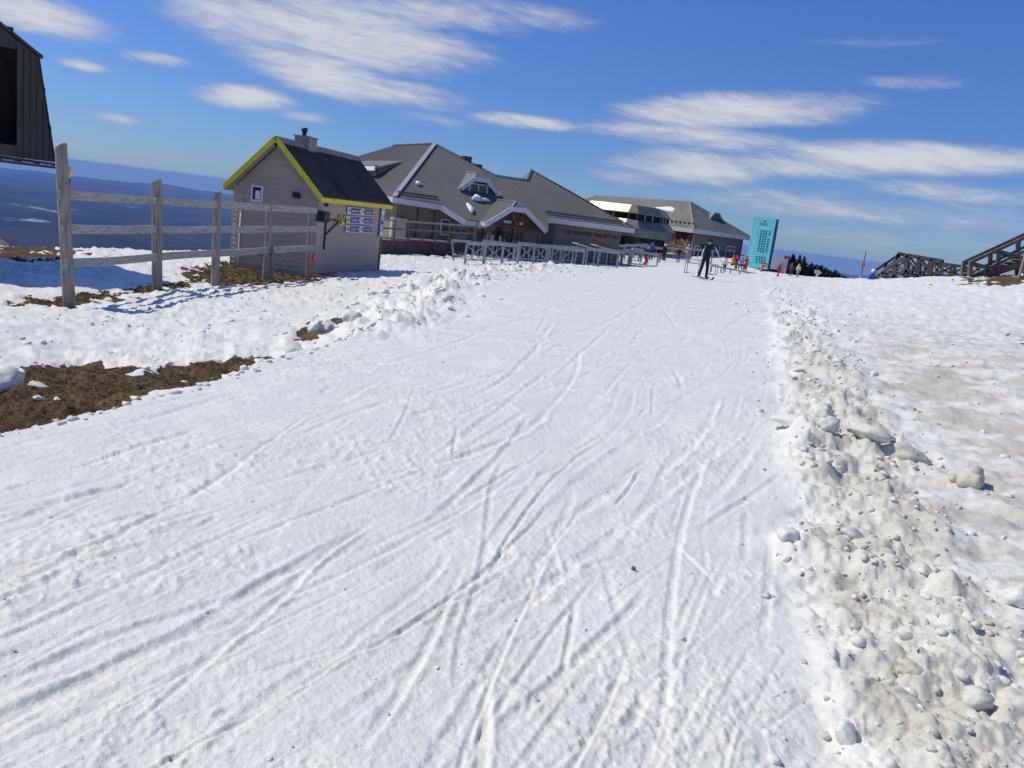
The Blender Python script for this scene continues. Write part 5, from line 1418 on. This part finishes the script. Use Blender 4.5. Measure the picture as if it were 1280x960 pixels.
# ------------------------------------------------------------------ people
M_SKIN = mat('skin', (.55, .32, .22), .6)
def cloth(name, c): return mat('cloth_' + name, c, .85, var=.15, scale=6, bump=.2, bscale=25)
CL = dict(black=cloth('black', (.012, .013, .018)), navy=cloth('navy', (.02, .025, .06)), grey=cloth('grey', (.10, .10, .11)), orange=cloth('orange', (.72, .12, .03)), white=cloth('white', (.72, .72, .74)), blue=cloth('blue', (.03, .10, .50)), red=cloth('red', (.50, .02, .025)), yellow=cloth('yellow', (.75, .52, .03)), purple=cloth('purple', (.10, .05, .25)), lilac=cloth('lilac', (.28, .30, .70)), tan=cloth('tan', (.42, .30, .17)), brown=cloth('brown', (.10, .06, .04)))

POSES = {
    'stand': dict(hipz=.92, kn=((-.11, -.02, .48), (.11, -.02, .48)), an=((-.12, .02, .08), (.12, .02, .08)), el=((-.27, .02, 1.12), (.27, .02, 1.12)), ha=((-.28, -.12, .86), (.28, -.12, .86)), lean=0),
    'ski': dict(hipz=.80, kn=((-.12, -.2, .45), (.12, -.2, .45)), an=((-.12, -.02, .1), (.12, -.02, .1)), el=((-.33, -.12, 1.02), (.33, -.12, 1.02)), ha=((-.33, -.4, .98), (.33, -.4, .98)), lean=-.16),
    'arms_up': dict(hipz=.94, kn=((-.15, -.03, .50), (.13, -.03, .50)), an=((-.20, .02, .1), (.16, .02, .1)), el=((-.46, -.12, 1.44), (.46, -.12, 1.44)), ha=((-.16, -.22, 1.53), (.16, -.22, 1.53)), lean=-.06),
    'walk': dict(hipz=.90, kn=((-.1, -.16, .49), (.1, .06, .48)), an=((-.1, -.22, .08), (.1, .3, .12)), el=((-.26, .1, 1.12), (.26, -.08, 1.12)), ha=((-.27, .02, .88), (.27, -.3, .95)), lean=-.04),
    'sit': dict(hipz=.50, kn=((-.12, -.42, .52), (.12, -.42, .52)), an=((-.12, -.45, .1), (.12, -.45, .1)), el=((-.26, -.06, .72), (.26, -.06, .72)), ha=((-.14, -.34, .62), (.14, -.34, .62)), lean=-.03),
}
def person_mesh(pose, jacket, trousers, boots, fingers=False):
    P = POSES[pose]; hz_ = P['hipz']; ln = P['lean']
    V, E, R, T = [], [], [], []
    def add(p, r, par, tagm):
        V.append(p); R.append(r); T.append(tagm)
        if par is not None: E.append((par, len(V) - 1))
        return len(V) - 1
    pel = add((0, 0, hz_), (.155, .125), None, 1)
    wai = add((0, ln * .3, hz_ + .18), (.15, .115), pel, 0); ch = add((0, ln * .8, hz_ + .38), (.185, .13), wai, 0); up_ = add((0, ln, hz_ + .50), (.15, .11), ch, 0)
    nk = add((0, ln * 1.1 - .01, hz_ + .60), (.065, .065), up_, 3); hd = add((0, ln * 1.25 - .03, hz_ + .70), (.098, .105), nk, 3); tp_ = add((0, ln * 1.25 - .02, hz_ + .79), (.075, .085), hd, 3)
    for s in (0, 1):
        sg = -1 if s == 0 else 1
        sh = add((sg * .19, ln, hz_ + .50), (.085, .085), up_, 0); e = P['el'][s]; h = P['ha'][s]
        el = add(e, (.062, .062), sh, 0); wr = add(tuple(e[k] + (h[k] - e[k]) * .86 for k in range(3)), (.048, .048), el, 0); hn = add(h, (.052, .04), wr, 4)
        if fingers:
            d = (Vector(h) - Vector(e)).normalized(); sd = d.cross(Vector((0, 0, 1))).normalized(); bk = sd.cross(d)
            for f in range(4):
                L = (.05, .06, .057, .045)[f]; b0 = Vector(h) + sd * (-.03 + .02 * f) + d * .04; k1 = add(tuple(b0), (.011, .011), hn, 4); k2 = add(tuple(b0 + d * L * .6 + bk * .012), (.010, .010), k1, 4); add(tuple(b0 + d * L + bk * .035), (.009, .009), k2, 4)
            t1 = add(tuple(Vector(h) - sd * .05 + d * .0), (.012, .012), hn, 4); add(tuple(Vector(h) - sd * .07 + d * .03 + bk * .01), (.011, .011), t1, 4)
        hp = add((sg * .095, 0, hz_ - .05), (.105, .11), pel, 1); k_ = add(P['kn'][s], (.075, .08), hp, 1); a_ = add(P['an'][s], (.065, .07), k_, 1)
        ank = P['an'][s]; he = add((ank[0], ank[1] + .02, .05), (.055, .06), a_, 2); add((ank[0], ank[1] - .20, .045), (.05, .045), he, 2)
    me = bpy.data.meshes.new('body'); me.from_pydata(V, E, [])
    o = bpy.data.objects.new('body_tmp', me); COL.objects.link(o)
    sk = o.modifiers.new('skin', 'SKIN'); sk.use_smooth_shade = True
    for i, v in enumerate(me.skin_vertices[0].data): v.radius = R[i]; v.use_root = (i == 0)
    sb = o.modifiers.new('sub', 'SUBSURF'); sb.levels = 1; sb.render_levels = 1
    bm_ = bpy.data.meshes.new_from_object(o.evaluated_get(bpy.context.evaluated_depsgraph_get()))
    bpy.data.objects.remove(o)
    # clothing by nearest bone
    bm_.materials.clear()
    for m_ in (jacket, trousers, boots, M_SKIN, CL['black']): bm_.materials.append(m_)
    seg = [(np.array(V[a]), np.array(V[b]), T[b], (R[a][0] + R[b][0]) / 2) for a, b in E]
    for poly in bm_.polygons:
        c = np.array(poly.center); best = 1e9; t_ = 0
        for a, b, tg, rad in seg:
            e = b - a; t = np.clip((c - a) @ e / (e @ e + 1e-9), 0, 1); dd = np.linalg.norm(c - a - e * t) / (rad + .02)
            if dd < best: best = dd; t_ = tg
        poly.material_index = t_; poly.use_smooth = True
    return bm_
PCACHE = {}
def person(px, py, Y, height, rz_, pose, jk, tr, bt, helmet, label, lift=None):
    key = (pose, jk, tr, bt)
    if key not in PCACHE: PCACHE[key] = person_mesh(pose, CL[jk], CL[tr], CL[bt], fingers=(pose == 'arms_up'))
    p = at(px, py, Y); z = p.z if lift is None else lift
    o = empty('person', (p.x, p.y, z), rz_, label, 'person', None)
    s = height / 1.78
    child('body', PCACHE[key], o, scale=(s, s, s))
    P = POSES[pose]; hz_, ln = P['hipz'], P['lean']; c = Vector((0, ln * 1.25 - .02, hz_ + .735)) * s
    mb = MB(); n = 14; vs = []
    for i in range(6):
        a = i / 5 * math.pi / 2 * 1.12
        for k in range(n): b = 2 * math.pi * k / n; vs.append(c + Vector((math.sin(a) * math.cos(b) * .125, math.sin(a) * math.sin(b) * .145, math.cos(a) * .14)) * s)
    fs = [(i * n + k, i * n + (k + 1) % n, (i + 1) * n + (k + 1) % n, (i + 1) * n + k) for i in range(5) for k in range(n)]
    mb.mesh(vs, fs).build('helmet', CL[helmet], o, smooth=True)
    MB().box(c + Vector((0, -.115, -.005)) * s, (.16 * s, .05 * s, .065 * s), bev=.02).build('goggles', M_BLACK, o)
    return o
def skis(root, spread, label, L=1.6, yaw=(0.06, -.06)):
    M = Matrix.Translation(root.location) @ Matrix.Rotation(root.rotation_euler[2], 4, 'Z')
    for i, sx in enumerate((-1, 1)):
        mb = MB(); N = 10; vs = []
        for k in range(N):
            t = k / (N - 1); y = .75 - t * L; w = .05 - .012 * math.sin(t * math.pi) if t < .92 else .035; z = .02 + (.12 * ((t - .86) / .14) ** 2 if t > .86 else 0)
            for a_, b_ in ((-w, 0), (w, 0), (w, .02), (-w, .02)): vs.append((a_, y, z + b_))
        fs = [(k * 4 + j, k * 4 + (j + 1) % 4, k * 4 + 4 + (j + 1) % 4, k * 4 + 4 + j) for k in range(N - 1) for j in range(4)] + [(3, 2, 1, 0), tuple(range(N * 4 - 4, N * 4))]
        o = empty('ski', M @ Vector((sx * spread, 0, 0)), root.rotation_euler[2] + yaw[i], label % ('left', 'right')[i], 'ski')
        mb.mesh(vs, fs).build('blade', M_BLACK, o); MB().box((0, .02, .07), (.075, .3, .06), bev=.01).build('binding', M_STEEL, o)
def pole(a, b, label):
    a, b = Vector(a), Vector(b); o = empty('ski_pole', a, 0, label, 'ski pole'); d = b - a
    MB().tube([(0, 0, 0), d], [.022, .017], 8).build('shaft', M_WHITE, o, smooth=True); MB().tube([d * -.07, d * .04], .022, 8).build('grip', M_BLACK, o, smooth=True)
    n_ = d.normalized(); MB().tube([d * .93, d * .94], .05, 10).build('basket', M_BLACK, o)
sx_, sy_ = pg(878, 349.5); gz = ground_z(sx_, sy_)
sc_h = 1.78
main = empty('tmp', (0, 0, 0)); bpy.data.objects.remove(main)
skier = person(878, 349.5, sy_, 1.76, math.radians(12), 'arms_up', 'black', 'black', 'tan', 'black', 'skier in black with both hands raised to the helmet, on the piste', lift=gz + .05)
skier.location.x, skier.location.y = sx_, sy_
skis(skier, .18, 'dark ski under the %s boot of the skier in black')
SM = Matrix.Translation(skier.location) @ Matrix.Rotation(skier.rotation_euler[2], 4, 'Z')
for sg, nm in ((-1, 'left'), (1, 'right')):
    h_ = SM @ Vector((sg * .2, -.2, 1.5)); e_ = SM @ Vector((sg * (.42 if sg < 0 else .72), -.3, .68)); pole(h_, e_, 'pale ski pole dangling from the %s wrist of the skier in black' % nm)
PEOPLE = [   # foot point, height in picture pixels, turn, pose, jacket, trousers, boots, helmet, label
    (723, 328.5, 27, .3, 'walk', 'orange', 'black', 'black', 'black', 'person in an orange coat and black trousers behind the barriers'),
    (786, 329.5, 20, .8, 'ski', 'white', 'grey', 'black', 'white', 'child skier in white jacket and grey trousers beside the barriers'),
    (805, 331.5, 26, .9, 'ski', 'navy', 'red', 'black', 'lilac', 'skier in navy jacket and bright red trousers near the barriers'),
    (813, 325, 22, .2, 'stand', 'purple', 'black', 'black', 'blue', 'person in purple jacket and blue helmet below the stair tower canopy'),
    (829, 326, 20, .5, 'stand', 'black', 'black', 'black', 'white', 'person in black with a white helmet under the canopy'),
    (847, 328, 19, -.3, 'stand', 'black', 'purple', 'black', 'grey', 'person in black jacket and purple trousers before the timber panel'),
    (858, 326, 20, 0, 'stand', 'white', 'tan', 'tan', 'white', 'person in a white coat and tan trousers at the wing wall'),
    (905, 340, 17, .4, 'stand', 'white', 'brown', 'black', 'orange', 'child in white jacket with orange hat right of the dark skier'),
    (914, 336.5, 16, .9, 'sit', 'yellow', 'brown', 'black', 'red', 'seated person in yellow jacket before the wing windows'),
    (919, 337, 16, .2, 'sit', 'red', 'brown', 'black', 'red', 'seated person in red jacket beside the yellow jacket'),
    (925, 338, 14, .3, 'sit', 'lilac', 'black', 'black', 'lilac', 'seated person in pale blue jacket left of the teal board'),
    (931, 339.5, 18, -.2, 'stand', 'red', 'red', 'black', 'black', 'person in dark red suit at the foot of the teal board'),
    (972, 346, 14, .4, 'walk', 'red', 'red', 'black', 'red', 'small person in red ski suit walking by the grey sign'),
    (987, 347, 10, -.3, 'stand', 'grey', 'brown', 'black', 'grey', 'person in grey half hidden by the crest before the spruces'),
    (996, 347.5, 11, .2, 'stand', 'white', 'tan', 'black', 'yellow', 'person in white with yellow helmet before the spruces'),
    (799, 327, 17, .2, 'stand', 'orange', 'black', 'black', 'black', 'person in orange vest behind the red trousers'),
    (824, 328, 13, .2, 'stand', 'orange', 'grey', 'black', 'black', 'child in orange jacket in the far barrier row'),
]
for (px, py, hp, rz_, pose, jk, tr, bt, hm_, lab) in PEOPLE:
    x, y = pg(px, py); h = hp * y / FPX * (1.45 if pose == 'sit' else 1.0)
    o = person(px, py, y, min(1.85, max(.75, h)), rz_, pose, jk, tr, bt, hm_, lab, lift=ground_z(x, y)); o.location.x, o.location.y = x, y
person(1089, 351, 43.2, 1.5, .5, 'stand', 'blue', 'navy', 'black', 'white', 'person in blue jacket with white helmet beside the footbridge', lift=at(1089, 336, 43.2).z - 1.5)
# bench for the seated
bx_, by_ = pg(919, 336); o = empty('bench', (bx_, by_ + .1, ground_z(bx_, by_)), .12, 'low dark bench under the seated people by the wing', 'bench')
MB().box((0, .1, .42), (1.9, .4, .06)).build('seat', M_DECKWOOD, o)
for xx in (-.8, .8): MB().box((xx, .1, .2), (.1, .35, .42)).build('leg', M_DECKWOOD, o)

# ------------------------------------------------------------------ lumps of snow
def chunk_mesh(seed, sub=2, rough=.35, squash=.75):
    r = np.random.default_rng(seed); bm = bmesh.new(); bmesh.ops.create_icosphere(bm, subdivisions=sub, radius=1.0)
    dirs = r.normal(size=(7, 3)); dirs /= np.linalg.norm(dirs, axis=1)[:, None]; cut = r.uniform(.55, .95, 7)
    for v in bm.verts:
        d = np.array(v.co); 
        for k in range(7):
            q = d @ dirs[k]
            if q > cut[k]: d = d - dirs[k] * (q - cut[k]) * .8
        d = d * (1 + rough * .25 * r.normal() * (.6 if sub > 1 else 1)); v.co = (d[0], d[1], d[2] * squash)
    vs = np.array([v.co[:] for v in bm.verts]); fs = np.array([[v.index for v in f.verts] for f in bm.faces]); bm.free()
    return vs, fs
BIG = [
    ((1027, 521), .12, (1.0, .95, .95), .35, 'rounded pale snowball standing alone in the upper rubble berm'),
    ((1124, 570), .15, (1.7, .8, .75), .65, 'large dirty slab of snow on the right side of the berm'),
    ((1085, 563), .12, (1.5, .9, .7), .4, 'pale snow block just left of the large dirty slab'),
    ((1213, 607), .12, (1, 1, 1.1), .7, 'pair lump of beige snow near the right picture edge'),
    ((1197, 603), .08, (1, 1, 1), .6, 'small beige snow lump left of its larger twin'),
    ((1267, 757), .085, (1.0, .95, 1), .15, 'smooth white snowball on bare earth at the right edge'),
    ((1057, 917), .05, (1, .7, 1.2), .0, 'bright white wedge of snow at the lower edge of the berm'),
    ((1000, 541), .12, (2.2, .8, .5), .2, 'long low snow slab bordering the piste beside the snowball'),
    ((983, 680), .07, (1, .9, .8), .3, 'grey white snow lump at the berm edge beside the piste'),
    ((1218, 880), .06, (1, 1, .9), .45, 'rounded grey snow lump in the lower right corner'),
    ((1135, 845), .06, (1.1, 1, .7), .6, 'flat beige lump in the lower berm'),
    ((1065, 668), .07, (1.1, 1, .8), .5, 'small beige boulder of snow in the middle of the berm'),
    ((1180, 705), .065, (1, 1, .8), .4, 'beige lump left of the brown earth patch'),
    ((1030, 555), .10, (1.1, 1, .8), .3, 'white block below the rounded snowball'),
    ((2, 478), .22, (1.0, .9, .9), .0, 'broken white snow block at the left edge on bare earth'),
    ((48, 478), .07, (1.6, 1, .5), .55, 'flat dirty snow patch on the bare earth'),
    ((48, 493), .045, (1, .9, .8), .0, 'small white snow lump on the dark earth'),
    ((72, 489), .04, (1.1, .8, .7), .0, 'tiny bright snow lump on the earth right of its neighbour'),
    ((394, 410), .14, (.8, .8, 1.3), .05, 'upright snow block in the gap of brown earth'),
    ((411, 409), .15, (1.2, .9, .9), .1, 'broad snow block beside the upright one in the earth gap'),
    ((440, 408), .16, (.9, 1, 1.2), .0, 'white snow block closing the right end of the earth gap'),
    ((361, 435), .17, (1.2, 1, .7), .1, 'rounded snow lump at the lower end of the earth gap'),
]
for i, ((px, py), r_, sc, gr, lab) in enumerate(BIG):
    x, y = pg(px, py + 3); vs, fs = chunk_mesh(100 + i, 3, .10, .9)
    nn = fbm(vs[:, 0] * 2.2 + i, vs[:, 1] * 2.2 + vs[:, 2] * 1.7, 300 + i, 4, .6) * .24; vs = vs * (1 + nn)[:, None]
    me = bpy.data.meshes.new('snow_lump'); me.from_pydata((vs * np.array(sc) * r_).tolist(), [], fs.tolist()); me.polygons.foreach_set('use_smooth', [True] * len(fs)); me.materials.append(M_CHUNK)
    at_ = me.attributes.new('cover', 'FLOAT_COLOR', 'POINT'); at_.data.foreach_set('color', np.tile(np.array([0, gr, 0, 1], np.float32), len(vs)))
    o = bpy.data.objects.new('snow_lump', me); COL.objects.link(o); o.location = (x, y, ground_z(x, y) + r_ * sc[2] * .25); o.rotation_euler = (random.uniform(-.2, .2), random.uniform(-.2, .2), random.uniform(0, 6) if sc[0] < 1.5 else random.uniform(.2, .6) * -1)
    tag(o, lab, 'snow lump', 'loose lumps of snow')

# uncountable crumbs and clods
def rubble():
    r = np.random.default_rng(5); xs, ys, rs, gs = [], [], [], []
    def add(n, fx):
        for _ in range(n):
            q = fx()
            if q: xs.append(q[0]); ys.append(q[1]); rs.append(q[2]); gs.append(q[3])
    def berm():
        y = 1.7 * math.exp(r.random() * 2.45); x = np.interp(y, BY, BX) + .08 + r.normal() * .36
        return x, y, (.006 + .024 * r.random() ** 3.6) * (1 + y * .05), min(.9, max(0, r.normal() * .2 + .42 - abs(x - np.interp(y, BY, BX)) * .2))
    def bermfar():
        y = r.uniform(9, 30); x = np.interp(y, BY, BX) + r.normal() * .45; return x, y, (.02 + .06 * r.random() ** 2.8), .3 * r.random()
    def piste():
        y = 1.7 * math.exp(r.random() * 2.6); a, b = np.interp(y, EY, EX), np.interp(y, BY, BX); x = a + (b - a) * (r.random() ** .75)
        return x, y, (.0025 + .008 * r.random() ** 3) * (1 + y * .06), 0.02
    def edge():
        y = r.uniform(3.5, 13.5); x = np.interp(y, EY, EX) - .02 + abs(r.normal()) * .1 * (1 if r.random() < .6 else -1.6); return x, y, .010 + .045 * r.random() ** 3, 0.05
    def left():
        y = r.uniform(8, 27); x = np.interp(y, EY, EX) - .5 - abs(r.normal()) * 3.2; return x, y, .015 + .05 * r.random() ** 3, .05 * r.random()
    def ridge():
        y = r.uniform(12, 48); lx = np.interp(y, [10, 14, 20, 27, 34, 44, 55], [-1.9, -2.1, -2.0, -1.8, -.8, 1.5, 6]); return lx + r.normal() * (.4 + y * .016), y, .03 + .10 * r.random() ** 2.4, .03
    def rightside():
        y = r.uniform(3, 22); x = np.interp(y, BY, BX) + .7 + abs(r.normal()) * 1.6; return x, y, .01 + .04 * r.random() ** 3, .2 * r.random()
    def dirt():
        y = r.uniform(5, 9); x = np.interp(y, EY, EX) - .15 - r.random() * 1.8; return x, y, .008 + .03 * r.random() ** 3, .5 * r.random()
    add(1500, berm); add(220, bermfar); add(450, piste); add(420, edge); add(500, left); add(400, ridge); add(160, rightside); add(60, dirt)
    X, Y, S, G = map(np.array, (xs, ys, rs, gs))
    Z, D, _ = ground_detail(X, Y, tracks=False)
    keep = (D < .4) | (r.random(len(X)) < .12); X, Y, Z, S, G = X[keep], Y[keep], Z[keep], S[keep], G[keep]
    forms = [chunk_mesh(k, 1, .9, .7) for k in range(12)]; forms2 = [chunk_mesh(40 + k, 2, .5, .7) for k in range(10)]
    VV, FF, CC, off = [], [], [], 0
    for i in range(len(X)):
        vs, fs = (forms2 if S[i] / max(2.0, Y[i]) > .008 else forms)[i % 10]
        a = r.uniform(0, 6.28); c, s = math.cos(a), math.sin(a); q = vs * S[i] * np.array([r.uniform(.8, 1.5), r.uniform(.7, 1.1), r.uniform(.7, 1.1)])
        VV.append(np.stack([q[:, 0] * c - q[:, 1] * s + X[i], q[:, 0] * s + q[:, 1] * c + Y[i], q[:, 2] + Z[i] + S[i] * .1], 1)); FF.append(fs + off); CC.append(np.full(len(vs), G[i])); off += len(vs)
    V = np.concatenate(VV); F = np.concatenate(FF); C = np.concatenate(CC)
    me = bpy.data.meshes.new('snow_rubble'); me.vertices.add(len(V)); me.vertices.foreach_set('co', V.ravel()); me.loops.add(F.size); me.loops.foreach_set('vertex_index', F.ravel().astype(np.int32))
    me.polygons.add(len(F)); me.polygons.foreach_set('loop_start', (np.arange(len(F)) * 3).astype(np.int32)); me.polygons.foreach_set('use_smooth', np.ones(len(F), bool)); me.update(calc_edges=True)
    at_ = me.attributes.new('cover', 'FLOAT_COLOR', 'POINT'); col = np.zeros((len(V), 4), np.float32); col[:, 1] = C; col[:, 3] = 1; at_.data.foreach_set('color', col.ravel())
    me.materials.append(M_CHUNK); return me
rub = bpy.data.objects.new('snow_rubble', rubble()); COL.objects.link(rub); tag(rub, 'loose crumbs and clods of snow strewn along the berm and piste', 'snow', kind='stuff')
# dry grass flattened on the thawed earth
def dry_grass():
    r = np.random.default_rng(8); V, F = [], []
    zones = [(DIRT[0][0], 3200, .055), (DIRT[3][0], 2600, .13), (DIRT[2][0], 1600, .11), (DIRT[6][0], 500, .10)]
    for poly, n, L in zones:
        P = np.array(poly); lo, hi = P.min(0), P.max(0); X = r.uniform(lo[0], hi[0], n * 3); Y = r.uniform(lo[1], hi[1], n * 3)
        Z, D, _ = ground_detail(X, Y, tracks=False); k = np.nonzero(D > .7)[0][:n]
        for i in k:
            a = r.uniform(0, 6.28); l = L * r.uniform(.5, 1.5); w = L * .035; t = r.uniform(.15, .7); c, s_ = math.cos(a), math.sin(a); o = len(V)
            V += [(X[i] - s_ * w, Y[i] + c * w, Z[i] - .004), (X[i] + s_ * w, Y[i] - c * w, Z[i] - .004), (X[i] + c * l * .6, Y[i] + s_ * l * .6, Z[i] + l * t * .6), (X[i] + c * l, Y[i] + s_ * l, Z[i] + l * t * .35)]
            F += [(o, o + 1, o + 2), (o + 1, o + 3, o + 2)]
    me = bpy.data.meshes.new('dry_grass'); me.from_pydata(V, [], F); me.materials.append(mat('dry_grass', (.36, .26, .115), .9, var=.5, scale=30)); return me
dg = bpy.data.objects.new('dry_grass', dry_grass()); COL.objects.link(dg); tag(dg, 'flattened dry grass on the thawed brown earth', 'grass', kind='stuff')
# a scrap of grit lying on the piste
x, y = pg(791, 714); o = empty('dark_pebble', (x, y, ground_z(x, y) + .006), 0, 'tiny dark pebble alone on the white piste', 'pebble')
vs, fs = chunk_mesh(77, 2, .3, .8); MB().mesh((vs * .013).tolist(), fs.tolist()).build('stone', M_BROWNTRIM, o)
